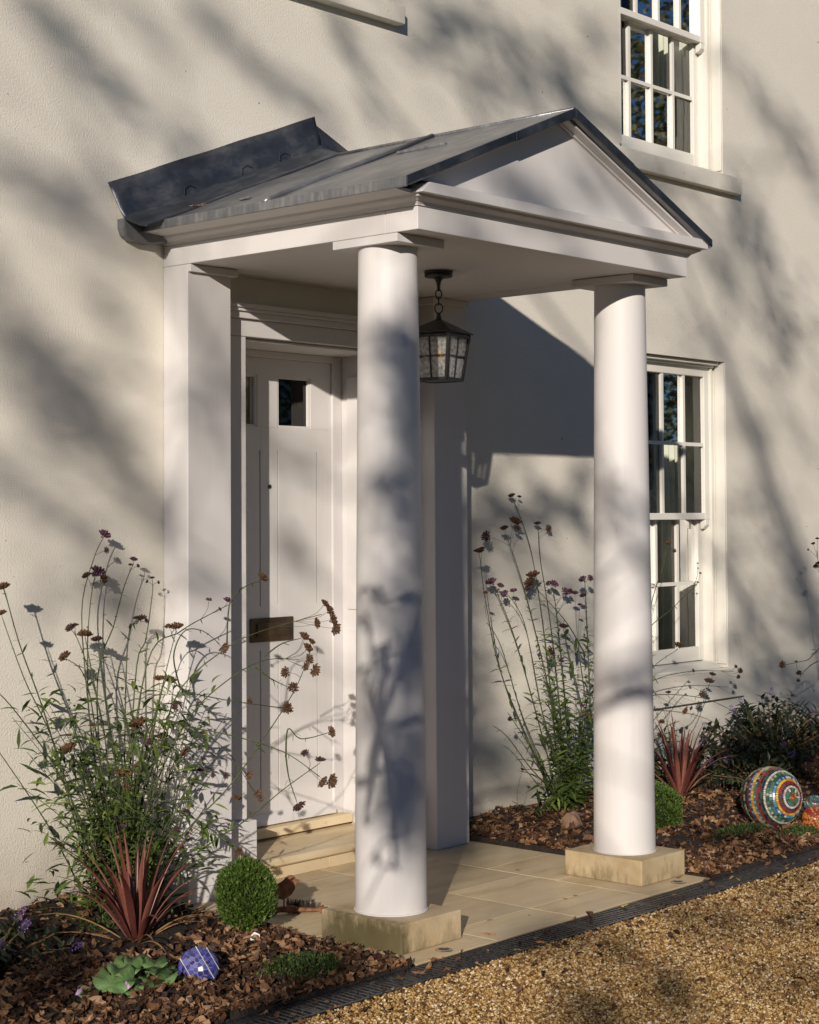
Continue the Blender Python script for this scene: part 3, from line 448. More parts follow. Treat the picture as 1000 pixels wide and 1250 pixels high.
def window(x0, x1, z0, z1, mr, half_open=0):
    d = .085
    fr = MB().box(x0+.002, x0+.048, d, .26, z0, z1-.002).box(x1-.048, x1-.002, d, .26, z0, z1-.002).box(x0+.05, x1-.05, d, .26, z1-.05, z1-.002)
    fr.box(x1-.052, x1-.028, d-.012, d-.001, z0+.02, z1-.03).box(x0+.028, x0+.052, d-.012, d-.001, z0+.02, z1-.03)
    fr.prism([(.02, z0), (.02, z0+.012), (d, z0+.035), (.26, z0+.04), (.26, z0)], 'x', x0+.05, x1-.05)
    wn = fr.build('window', 'joinery', house, bev=.003)
    MB().box(x1-.012, x1-.002, .004, d-.014, z0+.02, z1-.004).build('reveal_lining', 'joinery', wn, bev=.002)
    MB().box(x0+.002, x0+.026, .004, d-.014, z0+.02, z1-.004).build('reveal_lining', 'joinery', wn, bev=.002)
    MB().box(x0+.028, x1-.028, .03, .06, z1-.022, z1-.003).box(x0+.028, x1-.028, .062, d-.001, z1-.034, z1-.003).build('head_moulding', 'joinery', wn, bev=.003)
    sx0, sx1 = x0+.052, x1-.052; st = .05
    for (y0, y1, a, b, lower) in ((d+.003, d+.043, mr-.02, z1-.052, 0), (d+.056, d+.096, z0+.042, mr+.022, 1)):
        sb = MB().box(sx0, sx0+st, y0, y1, a, b).box(sx1-st, sx1, y0, y1, a, b)
        bt = .085 if lower else .04; tp = .04
        sb.box(sx0+st, sx1-st, y0, y1, a, a+bt).box(sx0+st, sx1-st, y0, y1, b-tp, b)
        if not lower: sb.prism([(y0, a-.0), (y0, a-.035), (y0+.02, a-.055), (y1, a-.06), (y1, a)], 'x', sx1-.046, sx1-.004).prism([(y0, a), (y0, a-.035), (y0+.02, a-.055), (y1, a-.06), (y1, a)], 'x', sx0+.004, sx0+.046)
        so_ = sb.build('sash', 'joinery', wn, bev=.004)
        gx0, gx1, gz0, gz1 = sx0+st, sx1-st, a+bt, b-tp; gm = (gz0+gz1)/2
        cx = (x0+x1)/2; bars = [cx-.232, cx, cx+.232]; hw = .011
        for q in bars: MB().prism([(q-hw, y0+.006), (q+hw, y0+.006), (q+.006, y1-.002), (q-.006, y1-.002)], 'z', gz0, gz1).build('glazing_bar', 'joinery', wn)
        xs = [gx0]+bars+[gx1]
        for i in range(4):
            a0 = xs[i]+(hw if i else 0); a1 = xs[i+1]-(hw if i < 3 else 0)
            MB().prism([(y0+.007, gm-hw), (y0+.007, gm+hw), (y1-.003, gm+.006), (y1-.003, gm-.006)], 'x', a0, a1).build('glazing_bar', 'joinery', wn)
            for (p, q) in ((gz0, gm-.006), (gm+.006, gz1)):
                MB().add([(a0-.004, y0+.026, p), (a1+.004, y0+.026, p), (a1+.004, y0+.0262+rnd.uniform(-.0015, .0015), q), (a0-.004, y0+.0262+rnd.uniform(-.0015, .0015), q)], [(0, 1, 2, 3)]).build('pane', 'glass', wn)
    # inner side of the opening, white panelled reveals and a dim room
    MB().box(x1-.05, x1-.01, .262, .50, z0+.02, z1).box(x1-.056, x1-.051, .30, .46, z0+.12, (z0+z1)/2-.05).box(x1-.056, x1-.051, .30, .46, (z0+z1)/2+.05, z1-.12).build('inner_reveal', 'joinery', wn)
    MB().box(x0+.01, x0+.05, .262, .50, z0+.02, z1).build('inner_reveal', 'joinery', wn)
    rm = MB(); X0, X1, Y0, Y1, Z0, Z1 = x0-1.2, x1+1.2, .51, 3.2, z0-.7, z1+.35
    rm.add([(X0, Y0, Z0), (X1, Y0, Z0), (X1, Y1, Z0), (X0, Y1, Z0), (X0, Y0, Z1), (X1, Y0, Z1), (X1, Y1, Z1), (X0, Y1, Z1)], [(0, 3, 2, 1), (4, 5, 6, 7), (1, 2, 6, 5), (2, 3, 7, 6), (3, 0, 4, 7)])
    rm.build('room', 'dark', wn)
window(WX0, WX1, .67, 2.532, 1.59); window(WX0, WX1, 3.69, 5.45, 4.52); window(.37, 1.36, 4.09, 5.85, 4.95)
def curtain(x0, x1, y, z0, z1, label, mat='curtain'):
    n = 60; vs = []; fs = []
    for i in range(n+1):
        t = i/n; x = x0+(x1-x0)*t; yy = y+.022*math.sin(t*(x1-x0)*95)+.012*math.sin(t*31)
        vs += [(x, yy, z0), (x, yy+.004, z1)]
    fs = [(2*i, 2*i+2, 2*i+3, 2*i+1) for i in range(n)]
    mb = MB().add(vs, fs); o = mb.build('curtain', mat, smooth=True)
    s = o.modifiers.new('thick', 'SOLIDIFY'); s.thickness = .003
    return tag(o, label, 'curtain', 'curtains inside the windows')
curtain(4.17, 4.40, .33, .55, 2.6, 'pale curtain at the right inside the ground floor window')
curtain(3.60, 4.16, .30, .55, 1.75, 'brown trellis patterned blind across the lower half of the ground floor window', 'curtain2')
curtain(3.42, 3.57, .33, .55, 2.6, 'pale curtain at the left inside the ground floor window')
curtain(4.10, 4.40, .33, 3.6, 5.5, 'pale curtain at the right inside the upstairs window above the porch')
curtain(3.76, 3.90, .36, 3.6, 5.5, 'narrow pale curtain in the middle of the upstairs window above the porch')
# ---- front door and its surround
AR = .445; AL = 1.36
arch = MB().box(.30, AR, -.03, -.001, .285, 2.392).box(AL, 1.505, -.03, -.001, .285, 2.392).box(.30, 1.505, -.03, -.001, 2.394, 2.47)
arch.box(.30, .335, -.045, -.0305, .285, 2.47).box(1.47, 1.505, -.045, -.0305, .285, 2.47)
arch.box(.29, 1.515, -.05, -.001, 2.471, 2.50).box(.275, 1.53, -.062, -.001, 2.5005, 2.515).box(.265, 1.54, -.072, -.001, 2.5155, 2.535)
arch.build('architrave', 'paint', house, bev=.003)
for x0, x1 in ((.29, .463), (1.342, 1.515)): MB().box(x0, x1, -.075, -.001, .098, .283).build('plinth_block', 'paint', house, bev=.004)
jm = MB().box(.441, .452, .0, .34, .12, 2.385).box(1.353, 1.364, .0, .34, .12, 2.385).box(.453, 1.352, .0, .34, 2.378, 2.389)
jm.box(1.288, 1.352, .262, .33, .13, 2.377).box(.453, .484, .262, .33, .13, 2.377).box(.485, 1.287, .262, .33, 2.345, 2.377)
jm.box(1.3435, 1.352, .03, .22, .34, 1.05).box(1.3435, 1.352, .03, .22, 1.15, 2.28)
jm.build('door_frame', 'paint', house, bev=.003)
DX0, DX1, DZ0, DZ1, DY = .486, 1.286, .172, 2.343, .275
def door():
    PL, PR = (.575, .815), (.932, 1.190); GZ = (2.02, 2.265)
    mb = MB(); xs = [DX0, PL[0]+.01, .80, PR[0], 1.15, DX1]
    t0, t1 = DY, DY+.045
    # stiles and rails round the two lights
    mb.box(DX0, .585, t0, t1, GZ[0], GZ[1]).box(.80, .93, t0, t1, GZ[0], GZ[1]).box(1.15, DX1, t0, t1, GZ[0], GZ[1])
    mb.box(DX0, DX1, t0, t1, GZ[1], DZ1)
    # below: flat leaf scored with the panel joints
    zs = [DZ0, .30, .98, 1.185, 1.91, GZ[0]]; gw = .004
    vx = [DX0, PL[0], PL[1], PR[0], PR[1], DX1]
    for i in range(5):
        a = vx[i]+(gw if i else 0); b = vx[i+1]-(gw if i < 4 else 0)
        mb.box(a, b, t0, t1, DZ0, GZ[0]-.0005)
    for q in vx[1:5]: 
        for p0, p1 in ((DZ0, .30), (.98, 1.185), (1.91, GZ[0]-.0005)): mb.box(q-gw-.0003, q+gw+.0003, t0+.0004, t1, p0, p1)
        mb.box(q-gw-.0003, q+gw+.0003, t0+.010, t1, .301, .979); mb.box(q-gw-.0003, q+gw+.0003, t0+.010, t1, 1.186, 1.909)
    d = mb.build('front_door', 'door', house)
    for a, b in ((.585, .80), (.93, 1.15)):
        MB().add([(a, DY+.022, GZ[0]), (b, DY+.022, GZ[0]), (b, DY+.022, GZ[1]), (a, DY+.022, GZ[1])], [(0, 1, 2, 3)]).build('glass', 'doorglass', d)
        MB().box(a-.001, a+.012, DY+.004, DY+.021, GZ[0], GZ[1]).box(b-.012, b+.001, DY+.004, DY+.021, GZ[0], GZ[1]).box(a+.013, b-.013, DY+.004, DY+.021, GZ[0]-.001, GZ[0]+.012).box(a+.013, b-.013, DY+.004, DY+.021, GZ[1]-.012, GZ[1]+.001).build('bead', 'door', d, bev=.002)
    MB().box(.745, 1.023, DY-.008, DY-.0005, 1.018, 1.13).build('letter_plate', 'bronze', d, bev=.003)
    MB().box(.785, .983, DY-.014, DY-.0085, 1.045, 1.105).build('letter_flap', 'bronze', d, bev=.003)
    MB().tube([(.876, DY-.004, 1.742), (.876, DY+.005, 1.742)], .010, 12).build('spyhole', 'black', d)
    MB().prism([(DY-.04, DZ0+.003), (DY-.04, DZ0+.02), (DY-.0005, DZ0+.05), (DY-.0005, DZ0+.003)], 'x', DX0+.01, DX1-.01).build('weather_bar', 'door', d, bev=.002)
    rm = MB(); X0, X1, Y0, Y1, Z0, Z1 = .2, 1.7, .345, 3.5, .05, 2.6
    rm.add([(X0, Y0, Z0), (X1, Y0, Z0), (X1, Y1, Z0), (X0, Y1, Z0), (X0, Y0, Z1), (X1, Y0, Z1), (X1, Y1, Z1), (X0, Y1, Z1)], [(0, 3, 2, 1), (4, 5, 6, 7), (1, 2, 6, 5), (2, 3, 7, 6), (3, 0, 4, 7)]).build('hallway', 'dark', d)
door()
MB().box(.454, 1.345, .19, .34, .128, .168).build('threshold', 'paving', house, bev=.004)
MB().prism([(-.066, .058), (-.072, .066), (-.072, .084), (-.062, .094), (.34, .127), (.34, .058)], 'x', .455, 1.35).build('step', 'paving', house, bev=.003)
for a, b in ((.47, .93), (.933, 1.338)): MB().box(a, b, -.05, .1, .001, .057).build('step_riser', 'paving', house, bev=.002)
# ================================================================== PORCH
W, D, ZB, ZT = 1.8075, 1.4357, 2.6557, 2.7428
EX, EF, ZC0, ZC1 = .0575, .0743, 2.7776, 2.8182
porch = thing('porch', (W/2, -.72, 0), 'white portico with two round columns and a pediment over the front door', 'porch')
PD, PW = .1547, .243
for i, x in enumerate((0, W-PW)):
    p = MB().box(x, x+PW, -PD, -.001, .001 if i else -.03, ZB-.0006).build('pilaster', 'paint', porch, bev=.004)
    MB().box(x+(.0007 if i == 0 else -.028), x+PW+(.028 if i == 0 else -.0007), -PD-.018, -PD-.0005 if i == 5 else -.002, ZB-.033, ZB-.001).build('capital', 'paint', p, bev=.002)
P0, Q0, PWX, PWY, PH = -.0363, 1.3697, .339, .411, .1108
for i, x in enumerate((P0, W-P0-PWX)):
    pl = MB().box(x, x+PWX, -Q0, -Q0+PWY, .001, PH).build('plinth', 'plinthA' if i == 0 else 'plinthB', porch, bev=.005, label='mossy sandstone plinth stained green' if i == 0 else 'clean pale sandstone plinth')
    c = (x+PWX/2, -Q0+PWY/2, 0); rb, r_t = .1371, .1141; zt = ZB-.0335
    prof = [(rb+.004, PH+.001), (rb+.004, PH+.006), (rb, PH+.007)]
    for k in range(1, 25):
        t = k/24; prof.append((rb-(rb-r_t)*(t**1.15), PH+.007+(zt-PH-.007)*t))
    MB().lathe(prof, c, 96).build('column', 'paint', porch, smooth='auto')
    ax = 0.0006 if i == 0 else W-.2698-.0006
    MB().box(ax, ax+.2698, -D+.1034, -D+.1034+.3347, ZB-.033, ZB-.001).build('abacus', 'paint', porch, bev=.002)
# entablature: two side beams, front beam, ceiling
MB().box(0, .16, -D+.161, -.001, ZB, ZT).build('side_beam', 'paint', porch, bev=.003); MB().box(W-.16, W, -D+.161, -.001, ZB, ZT).build('side_beam', 'paint', porch, bev=.003)
MB().box(0, W, -D, -D+.16, ZB, ZT).build('front_beam', 'paint', porch, bev=.003)
MB().box(.161, W-.161, -D+.161, -.001, ZB+.002, ZB+.014).build('soffit', 'paint', porch)
def ring(e0, e1, z0, z1, mb):
    """moulding band round three sides, sloping out from e0 (below) to e1 (above)"""
    a = [(-e0, -.001), (-e0, -D-e0), (W+e0, -D-e0), (W+e0, -.001)]; b = [(-e1, -.001), (-e1, -D-e1), (W+e1, -D-e1), (W+e1, -.001)]
    inn = [(.05, -.001), (.05, -D+.05), (W-.05, -D+.05), (W-.05, -.001)]
    vs = [(x, y, z0) for x, y in a]+[(x, y, z1) for x, y in b]+[(x, y, z0) for x, y in inn]+[(x, y, z1) for x, y in inn]; fs = []
    for i in range(3): fs += [(i, i+1, 5+i, 4+i), (i, 8+i, 9+i, i+1), (4+i, 5+i, 13+i, 12+i)]
    fs += [(0, 4, 12, 8), (3, 11, 15, 7)]
    mb.add(vs, fs)
cm = MB(); ring(.006, .008, ZT+.0005, ZT+.007, cm); ring(.010, .014, ZT+.0075, ZT+.014, cm); ring(.018, .036, ZT+.0145, ZT+.025, cm); ring(.042, .046, ZT+.0255, ZC0-.0006, cm)
cm.build('cornice', 'paint', porch)
# roof geometry
RX0, RX1, RXA, RY = -.15, 1.875, .862, -1.518
ZE, ZA = 2.818, 3.232; SL = (ZA-ZE)/(RXA-RX0); SR = (ZA-ZE)/(RX1-RXA)
cor = MB().prism([(-EX, ZC0), (W+EX, ZC0), (W+EX, ZC1-.003), (W+EX-.01, ZC1), (-EX+.045, ZC1), (-EX, ZC0+.006)], 'y', -D-EF, -D+.02)
cor.build('corona', 'paint', porch, bev=.002)
MB().add([(-EX+.04, -D-EF+.001, ZC1), (W+EX-.02, -D-EF+.001, ZC1), (W+EX-.02, -D+.0, ZC1+.02), (-EX+.04, -D+.0, ZC1+.02)], [(0, 1, 2, 3)]).build('weathering', 'paint', porch)
# tympanum, raking boards
def roofz(x, off=0): return (ZE+(x-RX0)*SL if x < RXA else ZE+(RX1-x)*SR)-off
MB().prism([(.0, ZC1-.01), (W, ZC1-.01), (RX1-.03, ZC1), (RXA, ZA-.05), (RX0+.1, ZC1)], 'y', -D+.001, -D+.03).build('tympanum', 'paint', porch)
def rake(x0, x1, o0, o1, y0, y1, name, mat, bev=.002):
    MB().prism([(x0, roofz(x0, o1)), (x1, roofz(x1, o1)), (x1, roofz(x1, o0)), (x0, roofz(x0, o0))], 'y', y0, y1).build(name, mat, porch, bev=bev)
for a, b in ((RX0+.045, RXA), (RXA, RX1-.03)):
    rake(a, b, .029, .040, -D-.050, -D, 'raking_cornice', 'paint')
    rake(a+(.08 if a < RXA-.5 else 0), b-(.08 if b > RXA+.5 else 0), .0405, .048, -D-.014, -D, 'raking_bead', 'paint')
# lead roof: four sheets, drip edges, seam rolls
YM = -.78
for (y0, y1) in ((RY, YM-.001), (YM+.001, -.001)):
    for sgn in (0, 1):
        xa, xb = (RX0, RXA) if sgn == 0 else (RXA, RX1); t = .026
        n = 14; vs = []
        for j in range(5):
            yy = y0+(y1-y0)*j/4
            for i in range(n+1):
                x = xa+(xb-xa)*i/n; wob = .003*math.sin(9*x+4*yy)*math.sin(5*yy+2) if 0 < i < n else 0
                vs.append((x, yy, roofz(x)+wob))
        k = len(vs); vs += [(x, y, z-t) for x, y, z in vs]
        fs = [(j*(n+1)+i, j*(n+1)+i+1, (j+1)*(n+1)+i+1, (j+1)*(n+1)+i) for j in range(4) for i in range(n)]
        fs += [tuple(q+k for q in f[::-1]) for f in fs]
        for i in range(n): fs += [(i, i+1, k+i+1, k+i), (4*(n+1)+i, k+4*(n+1)+i, k+4*(n+1)+i+1, 4*(n+1)+i+1)]
        for j in range(4): fs += [(j*(n+1), k+j*(n+1), k+(j+1)*(n+1), (j+1)*(n+1)), (j*(n+1)+n, (j+1)*(n+1)+n, k+(j+1)*(n+1)+n, k+j*(n+1)+n)]
        MB().add(vs, fs).build('lead_sheet', 'lead', porch, smooth='auto')
MB().tube([(RX0-.003, YM, roofz(RX0)-.004), (RX0+.02, YM, roofz(RX0+.02)+.006), (.3, YM, roofz(.3)+.008), (RXA-.02, YM, roofz(RXA-.02)+.008)], [.012, .013, .012, .011], 8).build('lead_roll', 'lead', porch, smooth=True)
MB().tube([(RXA, RY-.002, ZA+.001), (RXA, -.8, ZA+.003), (RXA, -.06, ZA+.004)], .009, 8).build('ridge_roll', 'lead', porch, smooth=True)
MB().box(.52, .545, -1.12, -.86, roofz(.53)-.004, roofz(.53)+.009).build('lead_patch', 'lead', porch, bev=.003); MB().box(-.02, .0, -.55, -.49, roofz(0)-.003, roofz(0)+.006).build('lead_patch', 'lead', porch, bev=.003)
for a, b, s in ((RX0-.004, RXA, 0), (RXA, RX1+.004, 1)):     # turned-down front edge of the lead, with a lap in it
    for q, (x0, x1) in enumerate(((a, a+(b-a)*.62), (a+(b-a)*.62, b)) if not s else ((a, a+(b-a)*.4), (a+(b-a)*.4, b))):
        rake(x0, x1, -.005, .028+.005*((q+s) % 2), RY-.006-.003*((q+s) % 2), RY+.002, 'lead_edge', 'leaddark', .002)
MB().prism([(RX0-.004, roofz(RX0)-.034), (RX0+.004, roofz(RX0)-.036), (RX0+.004, roofz(RX0)+.004), (RX0-.004, roofz(RX0)+.002)], 'y', RY, -.03).build('lead_drip', 'lead', porch, bev=.002)
MB().prism([(RX1-.004, roofz(RX1)-.036), (RX1+.004, roofz(RX1)-.034), (RX1+.004, roofz(RX1)+.002), (RX1-.004, roofz(RX1)+.004)], 'y', RY, -.001).build('lead_drip', 'lead', porch, bev=.002)
MB().prism([(RX0+.0045, ZE-.034), (-.047, ZC0-.0005), (.04, ZC0-.0005), (.04, ZC0+.014), (RX0+.0045, ZE-.028)], 'y', -D-.02, -.002).build('eaves_board', 'paint', porch)
MB().prism([(RX1-.0045, ZE-.034), (W+.047, ZC0-.0005), (W-.04, ZC0-.0005), (W-.04, ZC0+.014), (RX1-.0045, ZE-.028)], 'y', -D-.02, -.002).build('eaves_board', 'paint', porch)
# flashing against the wall: steep upstand, apron, and the closed lead end at the left eave
def flash(x0, x1, sgn):
    n = 44; vs = []; prof = [(-.004, .198), (-.018, .150), (-.036, .098), (-.050, .056), (-.060, .046), (-.10, .030), (-.15, .011), (-.19, .004)]
    for i in range(n+1):
        x = x0+(x1-x0)*i/n; zr = ZE+(x-RX0)*SL if sgn == 0 else ZE+(RX1-x)*SR
        dx = -.045*(1-i/n) if sgn == 0 else .0
        for k, (y, h) in enumerate(prof): dent = (.0055*math.sin(x*11+k*1.3)*math.sin(x*4.3+k)+.003*math.sin(x*29-k*2)) if 0 < k < 6 else (.0025*math.sin(x*17) if k == 0 else 0); vs.append((x+dx*max(0, 1-k/3), min(y+dent, -.003), zr+h+dent*.5))
    m = len(prof); fs = [(i*m+k, (i+1)*m+k, (i+1)*m+k+1, i*m+k+1) for i in range(n) for k in range(m-1)]
    o = MB().add(vs, fs).build('flashing', 'leaddark', porch, smooth='auto'); s = o.modifiers.new('thick', 'SOLIDIFY'); s.thickness = .004; return o
flash(-.25, .905, 0); flash(.905, 2.0, 1)
MB().prism([(-.250, 2.830), (-.249, 2.790), (-.236, 2.760), (-.205, 2.742), (-.12, 2.738), (-.02, 2.750), (-.02, 2.80), (-.10, 2.812)], 'y', -.05, -.003).build('lead_end', 'lead', porch, bev=.004)
for x in (.10, .43, .66):
    z = roofz(x); MB().tube([(x-.035, -.062, z+.045), (x-.03, -.056, z+.08), (x, -.052, z+.095), (x+.04, -.054, z+.085), (x+.05, -.06, z+.06)], .0022, 6).build('lead_clip', 'leaddark', porch)
# ================================================================== LANTERN
lx, ly = W/2, -.755
lan = thing('lantern', (lx, ly, ZB), 'black iron four sided lantern hanging on a chain under the porch ceiling', 'lantern')
MB().lathe([(.05, -.026), (.060, -.024), (.062, -.016), (.058, -.012), (.062, -.008), (.062, 0)], (lx, ly, ZB), 32).build('ceiling_plate', 'black', lan, smooth='auto')
MB().lathe([(.006, -.085), (.008, -.06), (.011, -.045), (.02, -.03), (.022, -.0265)], (lx, ly, ZB), 16).build('stem', 'black', lan, smooth=True)
def link(z, h, wd, ang):
    pts = []
    for k in range(17):
        a = 2*math.pi*k/16; r = wd*math.cos(a); pts.append((lx+r*math.cos(ang), ly+r*math.sin(ang), z+h*math.sin(a)))
    MB().tube(pts, .0032, 6, cap=False).build('chain_link', 'black', lan, smooth=True)
link(ZB-.098, .020, .013, -.8); link(ZB-.128, .018, .011, .75); link(ZB-.160, .021, .017, -.8)
a0 = R(238.8)
def sq(h, z): return [(lx+h*math.cos(a0+k*math.pi/2), ly+h*math.sin(a0+k*math.pi/2), z) for k in range(4)]
def quadring(h0, z0, h1, z1, mb): mb.add(sq(h0, z0)+sq(h1, z1), [(i, (i+1) % 4, 4+(i+1) % 4, 4+i) for i in range(4)])
MB().lathe([(.011, .0), (.012, .012), (.009, .018), (.008, .035)], (lx, ly, 2.442), 16).build('finial', 'black', lan, smooth=True)
rf = MB(); quadring(.158, 2.384, .158, 2.388, rf); quadring(.158, 2.388, .014, 2.448, rf); quadring(.158, 2.384, .12, 2.383, rf); rf.build('roof', 'black', lan)
ZL0, ZL1, H0, H1 = 2.186, 2.383, .103, .137
lf = MB()
for k in range(4):
    a, b = sq(H0, ZL0)[k], sq(H1, ZL1)[k]; lf.tube([a, b], .0095, 4)
for h, z, r_ in ((H0, ZL0, .010), (H1-.002, ZL1-.012, .008)):
    c = sq(h, z)
    for k in range(4): lf.tube([c[k], c[(k+1) % 4]], r_, 4)
lf.add(sq(H0-.004, ZL0-.004)+sq(H0-.004, ZL0), [(0, 3, 2, 1), (4, 5, 6, 7)]); lf.build('frame', 'black', lan)
for k in range(4):
    A0, B0, A1, B1 = [Vector(q) for q in (sq(H0, ZL0)[k], sq(H0, ZL0)[(k+1) % 4], sq(H1, ZL1)[k], sq(H1, ZL1)[(k+1) % 4])]
    bl = lambda s, t: (A0*(1-s)+B0*s)*(1-t)+(A1*(1-s)+B1*s)*t
    MB().tube([bl(.5, 0), bl(.5, 1)], .0035, 4).build('glazing_bar', 'black', lan); MB().tube([bl(0, .5), bl(1, .5)], .0035, 4).build('glazing_bar', 'black', lan)
    ctr = Vector((lx, ly, 2.28))
    for s0 in (.03, .52):
        for t0 in (.03, .53):
            q = [bl(s0, t0), bl(s0+.45, t0), bl(s0+.45, t0+.43), bl(s0, t0+.43)]; q = [p+(Vector((lx, ly, p.z))-p)*.02 for p in q]
            MB().add(q, [(0, 1, 2, 3)]).build('pane', 'seedy', lan)
MB().lathe([(.004, .0), (.016, .012), (.02, .03), (.014, .055), (.012, .07), (.012, .09)], (lx, ly, 2.27), 16).build('bulb', 'bulb', lan, smooth=True)
# ================================================================== PAVING, DRAIN
pv = MB().box(-.085, 1.853, -1.488, -.001, -.06, -.003).build('paving', 'sand'); pv['kind'] = 'structure'
gp = .0013
def slab(x0, x1, y0, y1):
    MB().box(x0+gp, x1-gp, y0+gp, y1-gp, -.0028, rnd.uniform(-.0005, .0005)).build('paving_slab', 'paving', pv, bev=.002)
XJ = [-.091, .37, .88, 1.385, 1.857]
for i, cuts in enumerate(([-1.49, -.93, -.45, -.002], [-1.49, -1.25, -.70, -.20, -.002], [-1.49, -1.245, -.81, -.31, -.002], [-1.49, -1.0, -.607, -.15, -.002])):
    for a, b in zip(cuts, cuts[1:]): slab(XJ[i], XJ[i+1], a, b)
dr = thing('drainage_channel', (.9, -1.57, -.01), 'black slotted drainage channel between the paving and the gravel', 'drain')
MB().box(-4, 6, YD1+.001, YD1+.008, -.05, -.004).box(-4, 6, YD0-.008, YD0-.001, -.05, -.004).box(-4, 6, YD1+.009, YD0-.009, -.06, -.05).build('channel', 'drain', dr)
def grating(x0, x1):
    mb = MB(); ya, yb = YD1+.009, YD0-.009; z0, z1 = -.022, -.004
    mb.box(x0, x0+.012, ya, yb, z0, z1).box(x1-.012, x1, ya, yb, z0, z1)
    for k in range(4):
        y = ya+(yb-ya-.006)*k/3; mb.box(x0+.012, x1-.012, y, y+.006, z0, z1-(.0015 if k % 2 else 0))
    x = x0+.012; k = 0
    while x < x1-.02:
        mb.prism([(x, ya+.006), (x+.010, ya+.006), (x+.016, yb-.006), (x+.006, yb-.006)], 'z', z0, z1+.001); x += .026; k += 1
    return mb.mesh('grating', 'drain')
gm_ = grating(0, .496)
for i in range(14): inst('grating', gm_, dr, Matrix.Translation((-1.74+.5*i, 0, 0)))
for i, (x, y) in enumerate(((.127, -1.432), (1.69, -1.432))):
    u = thing('ground_light', (x, y, 0), ['round steel ground light in the paving by the mossy plinth', 'round steel ground light in the paving by the clean plinth'][i], 'ground light', 'lights set into the paving')
    MB().lathe([(.021, .0015), (.021, .0045), (.032, .0035), (.034, .0012)], (x, y, 0), 32).build('bezel', 'steel', u, smooth='auto'); MB().lathe([(.0205, .0015), (.0205, .003)], (x, y, 0), 24).build('lens', 'dark', u)
# ================================================================== LEAVES AND LITTER
def leaf_mesh(seed, lobed=True, s=1.0, curl=.25):
    q = random.Random(seed); vs = [(0, 0, .004)]; n = 12; asp = q.uniform(.45, .85); brk = q.uniform(0, 6.28)
    for k in range(n):
        a = 2*math.pi*k/n; r = (1.0 if k % 2 == 0 else q.uniform(.5, .78)) if lobed else (.95-.25*abs(math.sin(a)))
        r *= q.uniform(.72, 1.15)*(1.0 if k else 1.15)*(1 if math.cos(a-brk) < .3 or seed % 2 else .6); x, y = r*math.cos(a), asp*r*math.sin(a)
        vs.append((x*s, y*s, s*(curl*(abs(y)**1.6)+q.uniform(-.10, .22)*curl*2)))
    return vs, [(0, 1+k, 1+(k+1) % n) for k in range(n)]
LV = [leaf_mesh(i, i % 4 == 1, 1, .30+.16*(i % 4)) for i in range(24)]
def scatter_leaves(name, pts, smin, smax, mat, label, parent=None):
    V = []; F = []
    for (x, y, z) in pts:
        vs, fs = LV[rnd.randrange(24)]; s = rnd.uniform(smin, smax)
        rot = Matrix.Rotation(rnd.uniform(0, 6.28), 3, 'Z') @ Matrix.Rotation(rnd.gauss(0, .6), 3, 'X') @ Matrix.Rotation(rnd.gauss(0, .6), 3, 'Y')
        k = len(V)
        for v in vs:
            p = rot @ (Vector(v)*s); V.append((x+p.x, y+p.y, max(z+p.z, z-.006)))
        F += [tuple(i+k for i in f) for f in fs]
    o = fromnp(name, V, F, mat); tag(o, label, 'leaves', kind='stuff'); return o
def bedpts(n, x0, x1, y0=-1.48, y1=-.02, hole=None):
    out = []
    while len(out) < n:
        x, y = rnd.uniform(x0, x1), rnd.uniform(y0, y1)
        out.append((x, y, soil_h(x, y)+rnd.uniform(.002, .018)))
    return out
scatter_leaves('leaf_litter', bedpts(1900, -1.75, -.10)+bedpts(1900, -1.7, -.1, -1.49, -.75)+bedpts(260, -1.2, -.1, -1.5, -1.44), .009, .033, 'leaf', 'brown fallen leaves lying all over the left flower bed')
scatter_leaves('leaf_litter', bedpts(3900, 1.865, 5.0)+bedpts(900, 1.86, 3.4, -1.5, -1.2)+bedpts(500, 1.86, 2.2)+bedpts(420, 1.862, 2.0, -1.0, -.03), .010, .035, 'leaf', 'brown fallen leaves lying all over the right flower bed')
gl = []
for _ in range(420):
    x = rnd.uniform(-.9, 3.2); y = YD1-abs(rnd.gauss(0, .5))
    gl.append((x, y, -.002+rnd.uniform(0, .006)))
for _ in range(90): gl.append((rnd.uniform(-.9, 2.8), rnd.uniform(YD1, YD0), .002))
scatter_leaves('leaf_litter', gl, .007, .022, 'leaf', 'small brown leaf scraps strewn over the gravel and drain')
# bark chips and crumbs of soil
def crumbs(name, x0, x1, n, label):
    V = []; F = []
    for _ in range(n):
        x, y = rnd.uniform(x0, x1), rnd.uniform(-1.48, -.03); z = soil_h(x, y); s = rnd.uniform(.004, .013)
        c = Vector((x, y, z)); k = len(V); rot = Quaternion((rnd.random(), rnd.random(), rnd.random(), rnd.random())).normalized().to_matrix()
        for p in ((1, 0, 0), (-1, 0, 0), (0, .6, 0), (0, -.6, 0), (0, 0, .5), (0, 0, -.5)):
            q = rot @ (Vector(p)*s); V.append(tuple(c+q))
        F += [tuple(i+k for i in f) for f in ((0, 2, 4), (2, 1, 4), (1, 3, 4), (3, 0, 4), (2, 0, 5), (1, 2, 5), (3, 1, 5), (0, 3, 5))]
    o = fromnp(name, V, F, 'soil'); tag(o, label, 'soil', kind='stuff')
crumbs('soil_crumbs', -1.9, -.10, 4500, 'dark crumbs of soil and bark in the left bed'); crumbs('soil_crumbs', 1.87, 5, 4500, 'dark crumbs of soil and bark in the right bed')
